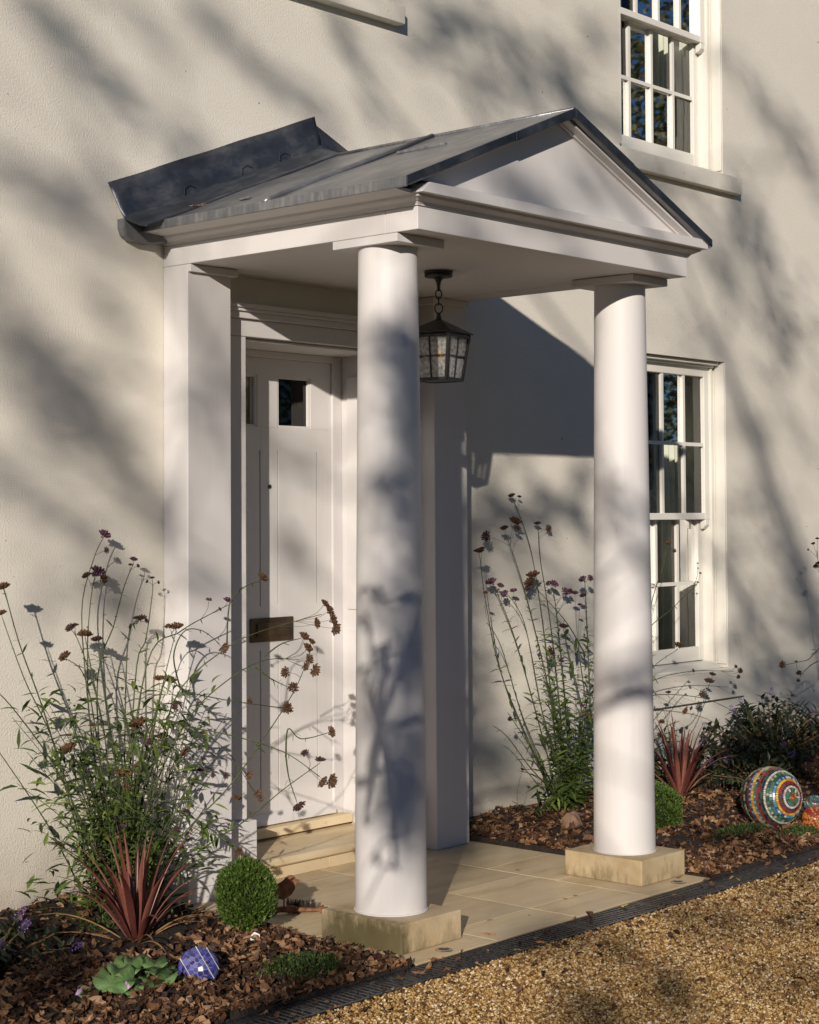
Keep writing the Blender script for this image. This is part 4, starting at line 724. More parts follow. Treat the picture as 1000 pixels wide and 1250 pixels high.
def single_leaf(loc, s, mat, label, seed, tilt=.2, lobed=True):
    vs, fs = leaf_mesh(seed, lobed, s, .3); rot = Matrix.Rotation(seed*1.7, 3, 'Z') @ Matrix.Rotation(tilt, 3, 'X')
    vv = [tuple(rot @ Vector(v)) for v in vs]; mn = min(v[2] for v in vv); o = MB().add(vv, fs).build('fallen_leaf', mat)
    lf_ = MB().tube([rot @ Vector((-s*.5, 0, .004)), rot @ Vector((-s*1.3, s*.2, .002))], .0012, 4).build('stalk', mat); o.location = (loc[0], loc[1], loc[2]-mn+.001); par(lf_, o); lf_.matrix_parent_inverse = Matrix.Identity(4)
    o.modifiers.new('thick', 'SOLIDIFY').thickness = .0008
    return tag(o, label, 'leaf', 'single fallen leaves')
FALLEN = [
    ((0.416, -1.402, 0.0), 0.032, 'leaforange', 'orange maple leaf on the paving right of the mossy plinth', 1),
    ((1.139, -1.531, 0.002), 0.024, 'leafyellow', 'yellow leaf on the drain in front of the clean plinth', 2),
    ((-0.187, -1.592, 0.002), 0.026, 'leafbrown', 'pale brown curled leaf on the drain below the mossy plinth', 3),
    ((-0.089, -1.633, 0.004), 0.028, 'leafbrown', 'reddish brown leaf at the gravel edge of the drain', 4),
    ((-0.003, -1.501, 0.0), 0.022, 'leafbrown', 'brown leaf at the paving edge beside the steel ground light', 5),
    ((0.478, -1.587, 0.002), 0.02, 'leafbrown', 'brown leaf on the drain midway between the two plinths', 6),
    ((0.435, -1.647, 0.004), 0.018, 'leaforange', 'small orange leaf between drain and gravel', 7),
    ((0.768, -1.33, 0.0), 0.01, 'leafbrown', 'tiny dark leaf in the middle of the paving', 8),
    ((0.598, -1.262, 0.0), 0.013, 'leafbrown', 'tiny brown leaf on the paving behind the orange maple leaf', 9),
    ((1.102, -1.261, 0.0), 0.014, 'leafbrown', 'curled brown leaf on the paving left of the clean plinth', 10),
    ((1.181, -1.257, 0.0), 0.01, 'leafbrown', 'small brown scrap on the paving close to the clean plinth', 11),
    ((1.437, -0.745, 0.0), 0.013, 'leafbrown', 'brown leaf on the back of the paving near the right pilaster', 12),
    ((1.769, -1.386, 0.0), 0.02, 'leafbrown', 'reddish leaf on the paving at the front right of the clean plinth', 13),
    ((0.956, -0.034, 0.0), 0.016, 'leaforange', 'small orange leaf in front of the stone step', 14),
    ((0.666, 0.041, 0.1), 0.012, 'leafbrown', 'tiny brown leaf on the stone step', 15),
    ((0.165, -1.721, 0.004), 0.03, 'leafbrown', 'dark brown leaf on the gravel in front of the orange maple leaf', 16),
    ((-0.145, -1.992, 0.004), 0.034, 'leafbrown', 'large dark leaf flat on the gravel in the foreground', 17),
    ((0.07, -0.19, 2.905), 0.013, 'leaforange', 'small orange leaf on the lead roof right of the bigger orange leaf', 33),
    ((0.03, -0.17, 2.897), 0.026, 'leaforange', 'orange dead leaf caught on the lead roof by the wall flashing', 31)]
PETALS = [((-1.247, -1.054, 0.02), 'pink petal on a dead leaf at the bottom left'), ((-1.118, -1.131, 0.02), 'pink petal lying on the broad green leaves'), ((-0.983, -0.885, 0.02), 'pink petal behind the broad green leaves')]

for loc, s, mat, label, seed in FALLEN: single_leaf(loc, s, mat, label, seed)
for i, (loc, label) in enumerate(PETALS):
    vs, fs = leaf_mesh(40+i, False, .020, .5); o = MB().add([(x, y, z+.006) for x, y, z in vs], fs).build('fallen_petal', 'petal'); o.location = (loc[0], loc[1], soil_h(loc[0], loc[1])+.03); o.rotation_euler = (.5, -.4, i); tag(o, label, 'petal', 'fallen pink petals')
# ================================================================== PLANTS
def lance(l=1., wd=.16, droop=.25, seg=4):
    vs = [(0, 0, 0)]; fs = []
    for k in range(1, seg):
        t = k/seg; ww = wd*math.sin(math.pi*t**.8)*.5; z = -droop*t*t
        vs += [(t*l, ww, z+ww*.35), (t*l, 0, z), (t*l, -ww, z+ww*.35)]
    vs.append((l, 0, -droop)); e = len(vs)-1
    fs += [(0, 2, 1), (0, 3, 2)]
    for k in range(seg-2):
        a = 1+3*k; fs += [(a, a+1, a+4, a+3), (a+1, a+2, a+5, a+4)]
    a = 1+3*(seg-2); fs += [(a, a+1, e), (a+1, a+2, e)]
    return vs, fs
VLEAF = []
for dr_, wd in ((.1, .20), (.35, .17), (.6, .20)):
    vs, fs = lance(1, wd, dr_); me = MB().add(vs, fs).mesh('leaf', 'vleaf'); VLEAF.append(me)
def head_mesh(seed, mat):
    q = random.Random(seed); mb = MB()
    for k in range(26):
        a = k*2.4; rad = .5*math.sqrt((k+.5)/26); c = Vector((rad*math.cos(a), rad*math.sin(a), .42*math.sqrt(max(0, 1-(rad/.55)**2))+q.uniform(-.05, .08)))
        d = Vector((c.x*.9, c.y*.9, .55+q.uniform(-.1, .1))).normalized(); o1 = d.orthogonal().normalized()*.085; o2 = d.cross(o1); b = c*.35
        mb.add([b+o1*.4, b+o2*.4, b-o1*.4, c+o1+d*.02, c+o2+d*.02, c-o1+d*.02, c-o2+d*.02, c+d*.13], [(0, 1, 4, 3), (1, 2, 5, 4), (2, 0, 6, 5), (0, 3, 6), (3, 4, 7), (4, 5, 7), (5, 6, 7), (6, 3, 7)])
    me = mb.mesh('flower_head', mat)
    return me
HEADS = [[head_mesh(10*k+i, 'head%d' % k) for i in range(3)] for k in range(3)]
def smooth_path(pts, n):
    P = [Vector(p) for p in pts]
    if len(P) == 2: return [P[0].lerp(P[1], i/(n-1)) for i in range(n)]
    out = []; m = len(P)-1
    for i in range(n):
        t = i/(n-1)*m; k = min(int(t), m-1); f = t-k
        p0, p1, p2, p3 = P[max(k-1, 0)], P[k], P[k+1], P[min(k+2, m)]
        out.append(.5*((2*p1)+(p2-p0)*f+(2*p0-5*p1+4*p2-p3)*f*f+(3*p1-p0-3*p2+p3)*f**3))
    return out
def verbena(key, base, label, nlow, leafcap, nfol, spread, hgt, group='tall verbena plants along the house wall'):
    q = random.Random(key); t = thing('verbena', base, label, 'plant', group); B = Vector(base); nl = 0
    fol = MB()
    def put_leaf(p, d, l):
        nonlocal nl
        if nl < leafcap:
            inst('leaf', VLEAF[q.randrange(3)], t, mat4(frame(d, q.uniform(-.6, .6)), p, l)); nl += 1
        else:
            vs, fs = lance(1, q.uniform(.17, .24), q.uniform(.1, .6), 3); m = mat4(frame(d, q.uniform(-.6, .6)), p, l); fol.add([m @ Vector(v) for v in vs], fs)
    def leaves_on(path, t0, t1, step, lmax):
        L = len(path); k = t0
        while k < t1:
            i = int(k*(L-1)); p = path[i]; d = (path[min(i+1, L-1)]-path[max(i-1, 0)]).normalized(); a = q.uniform(0, 6.28); o1 = d.orthogonal().normalized(); o2 = d.cross(o1)
            side = o1*math.cos(a)+o2*math.sin(a)
            for s in (1, -1): put_leaf(p, side*s+d*q.uniform(.3, .9), lmax*q.uniform(.5, 1.1)*(1.1-.7*(k-t0)/(t1-t0+.01)))
            k += step*q.uniform(.7, 1.3)
    for pts, heads in VERBENA[key]:
        P = [Vector(p) for p in pts]
        path = smooth_path(P, 22); n = len(path)
        st = MB().tube(path, [.0036-.0022*i/(n-1) for i in range(n)], 5)
        tip = path[-1]
        for hx, hy, hz, s, kk in heads:
            h = Vector((hx, hy, hz)); j = min(range(n), key=lambda i: (path[i]-h).length+(0 if i > n*.55 else 9)); j = max(j-2, int(n*.5)) if (path[-1]-h).length > .012 else n-1
            a = path[j]; d = (h-a)
            if d.length > .006:
                mid = a+d*.5+Vector((0, 0, -.08*d.length))+ (path[min(j+1, n-1)]-path[j-1]).normalized()*d.length*.15
                st.tube(smooth_path([a, mid, h], 6), .0009, 4)
                ax = (h-mid).normalized()
            else: ax = (path[-1]-path[-3]).normalized()
            inst('flower_head', HEADS[kk][q.randrange(3)], t, mat4(frame(ax) @ Matrix.Rotation(math.pi/2, 3, 'Y'), h-ax*s*.15, s*1.3))
        st.build('stem', 'stem', t, smooth=True)
        if path[0].z < .5: leaves_on(path, .06, .55, .07, .10)
        leaves_on(path, .55, .93, .15, .032)
    for k in range(nlow):
        a = q.uniform(0, 6.28); ln = q.uniform(.35, 1.0)*hgt; o = Vector((math.cos(a)*spread[0], math.sin(a)*spread[1]*.8, 0)); b = B+o*q.uniform(.05, .25)+Vector((0, 0, -.01))
        out = o*q.uniform(.3, 1.1); e = b+out+Vector((0, 0, ln)); e.y = min(e.y, -.03); m = b.lerp(e, .5)+Vector((-out.x*.15, -out.y*.15, ln*.08))
        path = smooth_path([b, m, e], 12); st = MB().tube(path, [.0028-.0018*i/11 for i in range(12)], 5); st.build('stem', 'stem', t, smooth=True)
        leaves_on(path, .1, .98, .06, .09)
        if q.random() < .35: inst('flower_head', HEADS[q.choice((0, 1, 2))][0], t, mat4(Matrix.Rotation(q.uniform(-.4, .4), 3, 'X'), e, q.uniform(.018, .032)))
    for k in range(nfol):
        a = q.uniform(0, 6.28); r_ = math.sqrt(q.random()); p = B+Vector((math.cos(a)*spread[0]*r_, math.sin(a)*spread[1]*r_, q.random()**1.1*hgt)); p.y = min(p.y, -.02)
        put_leaf(p, (q.uniform(-1, 1), q.uniform(-1, 1), q.uniform(-.1, .9)), q.uniform(.05, .105))
    if fol.v: 
        o = fol.build('foliage', 'vfol', t); o['kind'] = 'stuff'
verbena('left', (-.42, -.26, .07), 'big straggly verbena with arching brown seed heads left of the front door', 62, 300, 620, (.48, .20), .86)
verbena('right', (2.62, -.17, .07), 'upright verbena against the wall between the porch and the right column', 32, 300, 260, (.28, .12), .90)
verbena('mid', (3.45, -.16, .07), 'verbena with dark seed heads in front of the ground floor window', 7, 70, 10, (.2, .1), .4)
verbena('edge', (5.1, -.5, .07), 'verbena at the right edge of the picture with only stem tips showing', 6, 40, 0, (.15, .15), .4)
# ---- clipped box balls
def boxball(c, rx, rz, n, label, stemz):
    t = thing('box_ball', (c[0], c[1], 0), label, 'shrub', 'clipped box balls'); mb = MB(); q = random.Random(int(c[0]*100)); C = Vector(c)
    for k in range(n):
        u = q.uniform(-1, 1); a = q.uniform(0, 6.28); s = math.sqrt(1-u*u); lump = 1+.045*math.sin(5*a+3*u)+.045*math.sin(7*u+2*a)+.03*math.sin(13*a+9*u); lump *= 1.0+.05*u*(1 if u < 0 else .2)+(q.uniform(.03, .13) if q.random() < .03 else 0)
        nrm = Vector((s*math.cos(a), s*math.sin(a), u)); r_ = q.uniform(.80, 1.0)*lump
        p = C+Vector((nrm.x*rx*r_, nrm.y*rx*r_, nrm.z*rz*r_))
        d = (nrm*.9+Vector((0, 0, .9))+Vector((q.uniform(-.6, .6), q.uniform(-.6, .6), q.uniform(-.4, .6)))).normalized()
        vs, fs = [(0, 0, 0), (.5, .26, .02), (.5, -.26, .02), (1, 0, -.05)], [(0, 2, 3, 1)]
        m = mat4(frame(d, q.uniform(-1.5, 1.5)), p, q.uniform(.011, .018)); mb.add([m @ Vector(v) for v in vs], fs)
    mb.build('foliage', 'box', t, kind='stuff')
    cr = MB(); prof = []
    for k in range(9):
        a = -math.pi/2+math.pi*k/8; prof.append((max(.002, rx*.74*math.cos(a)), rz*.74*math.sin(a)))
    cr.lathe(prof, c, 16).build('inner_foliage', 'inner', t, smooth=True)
    st = MB()
    for k in range(7):
        a = k*.9; st.tube([(c[0]+.012*math.cos(a), c[1]+.012*math.sin(a), stemz), (c[0]+rx*.6*math.cos(a), c[1]+rx*.6*math.sin(a), c[2]-rz*.55)], .005, 5)
    st.build('stem', 'boxstem', t)
boxball((-.262, -.785, .172), .112, .135, 7500, 'rounded green box ball beside the mossy plinth', .0)
boxball((2.49, -.80, .14), .115, .13, 4200, 'green box ball half hidden behind the right column', .02)
# ---- cordylines
def cordyline(base, h, label, seed, n=30, ndry=9):
    q = random.Random(seed); t = thing('cordyline', base, label, 'plant', 'red cordylines'); B = Vector(base)
    def blade(az, lean, ln, wd, droop, mat, name):
        d = Vector((math.cos(az), math.sin(az), 0)); side = Vector((-d.y, d.x, 0)); vs = []; S = 9
        for i in range(S+1):
            s = i/S; th = lean+droop*s*s; 
            r_ = ln*(math.sin(lean)*s+ .5*droop*s**3*math.cos(lean)); z = ln*(math.cos(lean)*s-.5*droop*s**3*math.sin(lean)-.18*droop*s**3)
            c = B+d*(r_+.012)+Vector((0, 0, max(z, -.0)+.005)); ww = wd*(.55+1.2*s if s < .35 else max(.02, 1.0-((s-.35)/.65)**1.6))*.5
            nn = (d*math.cos(th)-Vector((0, 0, math.sin(th))))
            vs += [c+side*ww-nn*ww*.35*-1, c, c-side*ww+nn*ww*.35]
        fs = []
        for i in range(S): a = 3*i; fs += [(a, a+1, a+4, a+3), (a+1, a+2, a+5, a+4)]
        MB().add(vs, fs).build(name, mat, t, smooth=True).modifiers.new('thick', 'SOLIDIFY').thickness = .0012
    for k in range(n):
        f = k/n; blade(k*2.4+q.uniform(-.2, .2), .06+.62*f+q.uniform(-.05, .05), h*q.uniform(.75, 1.05)*(1.0 if f < .6 else .95), .026*q.uniform(.8, 1.15), .12+.55*f, 'cord', 'leaf')
    for k in range(ndry): blade(k*2.1+q.uniform(-.3, .3), 1.12+q.uniform(-.15, .2), h*q.uniform(.6, .95), .014, .5, 'corddry', 'dry_leaf')
    MB().tube([B-Vector((0, 0, .03)), B+Vector((0, 0, .03))], .022, 10).build('crown', 'boxstem', t)
cordyline((-.66, -.625, .03), .47, 'red cordyline in the left bed in front of the straggly verbena', 4)
cordyline((3.27, -.42, .06), .50, 'red cordyline in the right bed behind the box ball', 9, 28, 8)
# ---- dark hebe shrubs with purple flowers
def hebe(base, rx, ry, h, n, ls, nfl, label, seed):
    q = random.Random(seed); t = thing('hebe', base, label, 'shrub', 'dark hebe shrubs'); B = Vector(base); mb = MB(); st = MB()
    tips = []
    for k in range(n//22):
        a = q.uniform(0, 6.28); r_ = math.sqrt(q.random()); e = B+Vector((rx*r_*math.cos(a), ry*r_*math.sin(a), h*(1-.55*r_*r_)*q.uniform(.65, 1.06))); e.y = min(e.y, -.05)
        m = B.lerp(e, .5)+Vector((0, 0, .1*h)); path = smooth_path([B, m, e], 14); st.tube(path, [.006-.004*i/13 for i in range(14)], 4); tips.append((e, (path[-1]-path[-2]).normalized()))
        for j in range(22):
            i = 3+int(j/2); i = min(i, 13); p = path[i]; d = (path[min(i+1, 13)]-path[i-1]).normalized(); an = j*1.57+q.uniform(-.3, .3); o1 = d.orthogonal().normalized(); sd = o1*math.cos(an)+d.cross(o1)*math.sin(an)
            vs, fs = lance(1, .36, q.uniform(.05, .4), 4); mm = mat4(frame(sd+d*.5, q.uniform(-.3, .3)), p, ls*q.uniform(.7, 1.2)); mb.add([mm @ Vector(v) for v in vs], fs)
    mb.build('foliage', 'hebe', t, kind='stuff'); st.build('stems', 'boxstem', t)
    for e, d in tips[:nfl]:
        f = MB()
        for k in range(30):
            s = k/30; a = k*2.4; c = e+d*(.05*s); sd = d.orthogonal().normalized(); r_ = .013*(1-.7*s); o1 = (sd*math.cos(a)+d.cross(sd)*math.sin(a)); p = c+o1*r_
            f.add([p-d*.003, p+o1*.006, p+d*.004, p+d.cross(o1)*.004], [(0, 1, 2), (0, 2, 3), (1, 2, 3), (0, 3, 1)])
        f.build('flower_spike', 'hebefl', t)
hebe((-1.30, -.62, .02), .30, .30, .27, 460, .055, 6, 'dark leafy hebe with purple flowers at the bottom left corner', 2)
hebe((4.25, -.42, .06), .85, .34, .48, 2400, .062, 14, 'large dark hebe with purple flower spikes at the right under the wall', 3)
hebe((3.75, -.62, .05), .35, .25, .28, 500, .055, 4, 'small dark hebe beside the colourful mosaic ball', 5)
# ---- mallow-like leafy plant
def mallow(base):
    t = thing('mallow', base, 'low plant with broad pale green lobed leaves in the left bed', 'plant'); q = random.Random(8); B = Vector(base)
    spots = [(-.10, .01, .07, .072), (.02, -.06, .05, .078), (.095, .03, .06, .066), (.03, .08, .085, .06), (-.03, .04, .095, .06), (.12, -.04, .035, .052), (-.06, -.06, .04, .055), (.19, -.01, .04, .042), (-.17, .06, .04, .042), (.06, -.0, .095, .05)]
    for (dx, dy, dz, s) in spots:
        vs = [(0, 0, 0)]; n = 30; ph = q.uniform(0, 6)
        for k in range(n):
            a = 2*math.pi*k/n; r_ = s*(.86+.16*abs(math.cos(2.5*a))+.04*math.cos(12*a))*(.35 if k == 0 else 1)
            vs.append((r_*math.cos(a), r_*math.sin(a), .22*r_*math.cos(5*a)*.6+.25*r_*r_/s-.0))
        fs = [(0, 1+k, 1+(k+1) % n) for k in range(n)]; rot = Matrix.Rotation(q.uniform(-.1, .4), 3, 'X') @ Matrix.Rotation(q.uniform(-.35, .1), 3, 'Y') @ Matrix.Rotation(ph, 3, 'Z'); p = B+Vector((dx, dy, dz))
        o = MB().add([rot @ Vector(v)+p for v in vs], fs).build('leaf', 'mallow', t, smooth=True); o.modifiers.new('thick', 'SOLIDIFY').thickness = .001
        MB().tube(smooth_path([B, B.lerp(p, .5)+Vector((0, 0, .02)), p-Vector((0, 0, .002))], 6), .002, 5).build('stalk', 'stem', t)
mallow((-1.02, -1.085, .0))
# ---- thyme mats
def thyme(c, rx, ry, n, label):
    mb = MB(); q = random.Random(int(c[0]*10+7))
    for k in range(n):
        a = q.uniform(0, 6.28); r_ = math.sqrt(q.random())*(1+.18*math.sin(3*a)+.12*math.sin(7*a)); x, y = c[0]+rx*r_*math.cos(a), c[1]+ry*r_*math.sin(a); y = max(y, -1.485)
        z = soil_h(x, y)+q.random()*.045*(1-.7*r_*r_ if r_ < 1 else .3)
        d = Vector((q.uniform(-1, 1), q.uniform(-1, 1), q.uniform(.2, 1.4))); m = mat4(frame(d, q.uniform(-1, 1)), (x, y, z), q.uniform(.008, .02)); mb.add([m @ Vector(v) for v in ((0, 0, 0), (.5, .22, .03), (1, 0, 0), (.5, -.22, .03))], [(0, 1, 2, 3)])
    o = mb.build('ground_cover', 'thyme'); tag(o, label, 'ground cover', kind='stuff')
thyme((-.44, -1.27), .16, .13, 2600, 'low green thyme mat by the drain in the left bed'); thyme((2.75, -1.12), .20, .11, 2400, 'low green thyme mat in front of the mosaic ball'); thyme((3.0, -1.30), .16, .07, 1300, 'low green thyme mat beside the drain near the orange ball')
thyme((-.62, -.42), .12, .08, 500, 'few green seedlings under the straggly verbena')
# ---- mosaic balls
def mosaic_rings(c, r, axis, rings, label, gap=.0012):
    t = thing('mosaic_ball', (c[0], c[1], c[2]-r), label, 'garden ball', 'mosaic garden balls'); C = Vector(c); A = Vector(axis).normalized(); e1 = A.orthogonal().normalized(); e2 = A.cross(e1)
    prof = [(max(.0005, (r-.0025)*math.cos(a)), (r-.0025)*math.sin(a)) for a in [-math.pi/2+math.pi*k/20 for k in range(21)]]
    MB().lathe(prof, c, 40).build('core', 'dgrout', t, smooth=True)
    q = random.Random(3); P = lambda th, ph, rad: C+(A*math.cos(th)+(e1*math.cos(ph)+e2*math.sin(ph))*math.sin(th))*rad
    for i, (t0, t1, tl, cols) in enumerate(rings):
        th = R((t0+t1)/2); n = max(5, int(2*math.pi*math.sin(th)*r/tl)); mb = MB(); g = gap/r
        for k in range(n):
            p0 = 2*math.pi*k/n; p1 = 2*math.pi*(k+1)/n; gg = g/math.sin(th); j = q.uniform(-.6, .6)*g; tl_ = q.uniform(-.0006, .0006)
            a, b = R(t0)+g+j, R(t1)-g+j; hi = r+tl_; lo = r-.004
            pr = [(a, p0+gg), (a, p1-gg), (b, p1-gg), (b, p0+gg)]
            mb.add([P(x, y, lo) for x, y in pr]+[P(x, y, hi) for x, y in pr], [(4, 5, 6, 7), (0, 1, 5, 4), (1, 2, 6, 5), (2, 3, 7, 6), (3, 0, 4, 7)])
        mb.build('tile_ring', tilemat('mosaic_glaze', cols), t, kind='stuff')
    return t
C_ = dict(red=(.30, .03, .02), dred=(.14, .03, .025), yel=(.62, .40, .03), ora=(.55, .20, .03), blu=(.05, .22, .50), lbl=(.15, .32, .45), whi=(.55, .54, .50), bei=(.46, .37, .30), grn=(.05, .17, .08), dgr=(.03, .07, .05), blk=(.02, .02, .022), tea=(.05, .16, .16), sage=(.30, .34, .20), dbl=(.03, .05, .22))
k_ = lambda *a: [C_[x] for x in a]
bc = Vector((3.07, -1.095, .165)); vh = (bc-CAM).normalized(); sd = vh.cross(Vector((0, 0, 1))).normalized()
axis = -vh*math.cos(R(44))+sd*math.sin(R(44))+Vector((0, 0, .02))
mosaic_rings(bc, .155, axis, [(1, 5, .010, k_('ora', 'red')), (5, 10, .009, k_('ora', 'grn', 'red')), (10.5, 17, .011, k_('grn', 'tea', 'dgr', 'grn', 'whi')), (17.5, 22, .010, k_('bei', 'whi', 'bei')), (22.5, 26, .013, k_('blk', 'dred', 'dbl')), (26.5, 31, .012, k_('dred', 'red', 'dred')), (31.5, 36.5, .011, k_('yel', 'ora', 'yel')), (37, 42, .012, k_('blu', 'lbl', 'whi', 'dbl', 'lbl')), (42.5, 48, .016, k_('tea', 'dgr', 'grn')), (48.5, 54, .014, k_('dgr', 'sage', 'grn', 'tea')), (54.5, 59, .010, k_('whi', 'bei', 'whi')), (59.5, 64, .016, k_('blk', 'dgr', 'blk')), (64.5, 69, .016, k_('blk', 'dred', 'dgr')), (69.5, 74, .016, k_('red', 'dred', 'red')), (74.5, 79, .014, k_('tea', 'lbl', 'blk')), (79.5, 85.5, .015, k_('yel', 'ora', 'yel', 'sage')), (86, 90.5, .013, k_('lbl', 'dbl', 'tea')), (91, 96, .015, k_('dred', 'red')), (96.5, 102, .015, k_('blk', 'tea')), (102.5, 108, .016, k_('sage', 'dgr')), (108.5, 116, .018, k_('dred', 'blk')), (116.5, 126, .02, k_('tea', 'dgr')), (127, 140, .02, k_('dred', 'yel'))], 'large mosaic ball with rings of many coloured tiles in the right bed')
oc = Vector((3.20, -1.265, .058)); vo = (oc-CAM).normalized()
mosaic_rings(oc, .062, (-vo+Vector((.2, -.1, .5))), [(2+11*i, 12.4+11*i, .012, k_('ora', 'red', 'ora')) for i in range(14)], 'small orange mosaic ball at the right edge by the drain')
oc2 = Vector((3.50, -1.10, .068)); mosaic_rings(oc2, .055, (-.5, -.4, .7), [(2+11*i, 12.4+11*i, .012, k_('tea', 'dred', 'grn') if i % 2 else k_('bei', 'tea', 'blu')) for i in range(14)], 'small teal and pink mosaic ball behind the orange one')
def shard_ball(c, r, label, n=230):
    t = thing('mosaic_ball', (c[0], c[1], c[2]-r), label, 'garden ball', 'mosaic garden balls'); C = Vector(c)
    prof = [(max(.0005, (r-.002)*math.cos(a)), (r-.002)*math.sin(a)) for a in [-math.pi/2+math.pi*k/20 for k in range(21)]]
    MB().lathe(prof, c, 40).build('core', 'grout', t, smooth=True)
    v = (C-CAM).normalized(); s = v.cross(Vector((0, 0, 1))).normalized(); u = s.cross(v)
    band_n = [(s*.86+u*.5).normalized()]                           # two white bead lines run across the ball
    bands = [(band_n[0], -.55*r), (band_n[0], .38*r), (band_n[0], .80*r)]
    q = random.Random(21); seeds = []
    while len(seeds) < n:
        p = Vector((q.gauss(0, 1), q.gauss(0, 1), q.gauss(0, 1))).normalized()
        if all((p-x).length > .185 for x in seeds) and all(abs(p.dot(b)-k/r) > .07 for b, k in bands): seeds.append(p)
        elif q.random() < .00008: break
    mats = [tilemat('blue_glaze', [c_]) for c_ in ((.04, .045, .24), (.07, .075, .33), (.03, .032, .17), (.12, .13, .40))]
    for p in seeds:
        e1 = p.orthogonal().normalized(); e2 = p.cross(e1); poly = [(.30*math.cos(a), .30*math.sin(a)) for a in [2*math.pi*k/10 for k in range(10)]]
        def clip(poly, nx, ny, dd):
            out = []
            for i in range(len(poly)):
                a, b = poly[i], poly[(i+1) % len(poly)]; da, db = a[0]*nx+a[1]*ny-dd, b[0]*nx+b[1]*ny-dd
                if da <= 0: out.append(a)
                if da*db < 0: f = da/(da-db); out.append((a[0]+(b[0]-a[0])*f, a[1]+(b[1]-a[1])*f))
            return out
        for x in seeds:
            if x is p or (x-p).length > .7: continue
            dx, dy = (x-p).dot(e1), (x-p).dot(e2); L = math.hypot(dx, dy)
            if L > 1e-5: poly = clip(poly, dx/L, dy/L, L*.5-.019)
            if len(poly) < 3: break
        for b, k in bands:
            bx, by = b.dot(e1), b.dot(e2); L = math.hypot(bx, by); d0 = (k/r-p.dot(b))
            if L > .05 and abs(d0) < .45:
                sgn = 1 if d0 > 0 else -1; poly = clip(poly, sgn*bx/L, sgn*by/L, abs(d0)/L-.030)
        if len(poly) < 3: continue
        m = len(poly); pt = lambda a, h: C+(p+e1*a[0]+e2*a[1]).normalized()*h
        MB().add([pt(a, r-.003) for a in poly]+[pt(a, r+.0006) for a in poly], [tuple(range(m, 2*m))]+[(i, (i+1) % m, m+(i+1) % m, m+i) for i in range(m)]).build('tile', M['white'] if abs((p-(-v)).length) < .11 else mats[q.randrange(4)], t)
    be = MB()
    for b, k in bands:
        e1 = b.orthogonal().normalized(); e2 = b.cross(e1); rr_ = math.sqrt(max(r*r-k*k, 1e-6)); m = int(2*math.pi*rr_/.0050)
        for i in range(m):
            a = 2*math.pi*i/m; d = (b*k+(e1*math.cos(a)+e2*math.sin(a))*rr_); o_ = C+d; nn = d.normalized(); x_ = nn.orthogonal().normalized()*.0020; y_ = nn.cross(x_)
            be.add([o_+x_, o_+y_, o_-x_, o_-y_, o_+nn*.002], [(0, 1, 4), (1, 2, 4), (2, 3, 4), (3, 0, 4)])
    be.build('bead_line', 'white', t, kind='stuff')
shard_ball((-.822, -1.152, .074), .069, 'blue mosaic ball with white bead lines on the dead leaves')
# ---- boot brush with a rusty bird, plant tag, stone, stake
bb = thing('boot_brush', (.16, -.60, 0), 'rusty metal bird shaped boot brush standing on the paving', 'boot brush')
ex_ = Vector((.80, -.60, 0)).normalized(); ey_ = Vector((.60, .80, 0)); o_ = Vector((.10, -.54, .001))
def plate(poly, y0, y1, name, mat):
    n = len(poly); f = lambda p, y: o_+ex_*p[0]+ey_*y+Vector((0, 0, p[1]))
    return MB().add([f(p, y0) for p in poly]+[f(p, y1) for p in poly], [tuple(range(n))[::-1], tuple(range(n, 2*n))]+[(i, (i+1) % n, n+(i+1) % n, n+i) for i in range(n)]).build(name, mat, bb)
bird = [(.045, .060), (.062, .066), (.082, .078), (.096, .098), (.100, .118), (.104, .128), (.122, .134), (.104, .139), (.098, .150), (.086, .157), (.072, .156), (.060, .149), (.052, .138), (.036, .128), (.012, .120), (-.012, .132), (-.045, .158), (-.052, .152), (-.030, .122), (-.012, .098), (.008, .078), (.026, .066)]
plate(bird, -.003, .003, 'bird', 'rust')
for x in (.050, .066): plate([(x, .022), (x+.005, .022), (x+.006, .066), (x-.001, .066)], -.002, .002, 'leg', 'rust')
plate([(-.02, .016), (.02, .030), (.08, .034), (.13, .024), (.185, .020), (.215, .030), (.222, .012), (.200, .0), (.186, .010), (.13, .012), (.07, .010), (.03, .012), (.012, .0), (-.025, .004)], -.012, .012, 'base', 'rust')
br = MB()
for i in range(16):
    for j in range(5):
        p = o_+ex_*(.075+.0072*i)+ey_*(.020+.009*j)+Vector((0, 0, .006)); br.tube([p, p+Vector((rnd.uniform(-.006, .006), rnd.uniform(-.006, .006), rnd.uniform(.034, .044)))], [.0022, .0012], 4)
br.build('bristles', 'bristle', bb, kind='stuff'); plate([(.07, .001), (.19, .001), (.19, .010), (.07, .010)], .015, .065, 'brush_block', 'rust')
tg = thing('plant_label', (-.36, -.93, .01), 'small white folded plant label in front of the box ball', 'plant label')
MB().tube([(-.36, -.93, -.01), (-.358, -.932, .05)], .002, 5).build('stick', 'wood', tg)
MB().add([(-.385, -.925, .045), (-.358, -.934, .050), (-.340, -.945, .047), (-.343, -.944, .068), (-.360, -.934, .078), (-.376, -.928, .064)], [(0, 1, 4, 5), (1, 2, 3, 4)]).build('card', 'white', tg).modifiers.new('thick', 'SOLIDIFY').thickness = .001
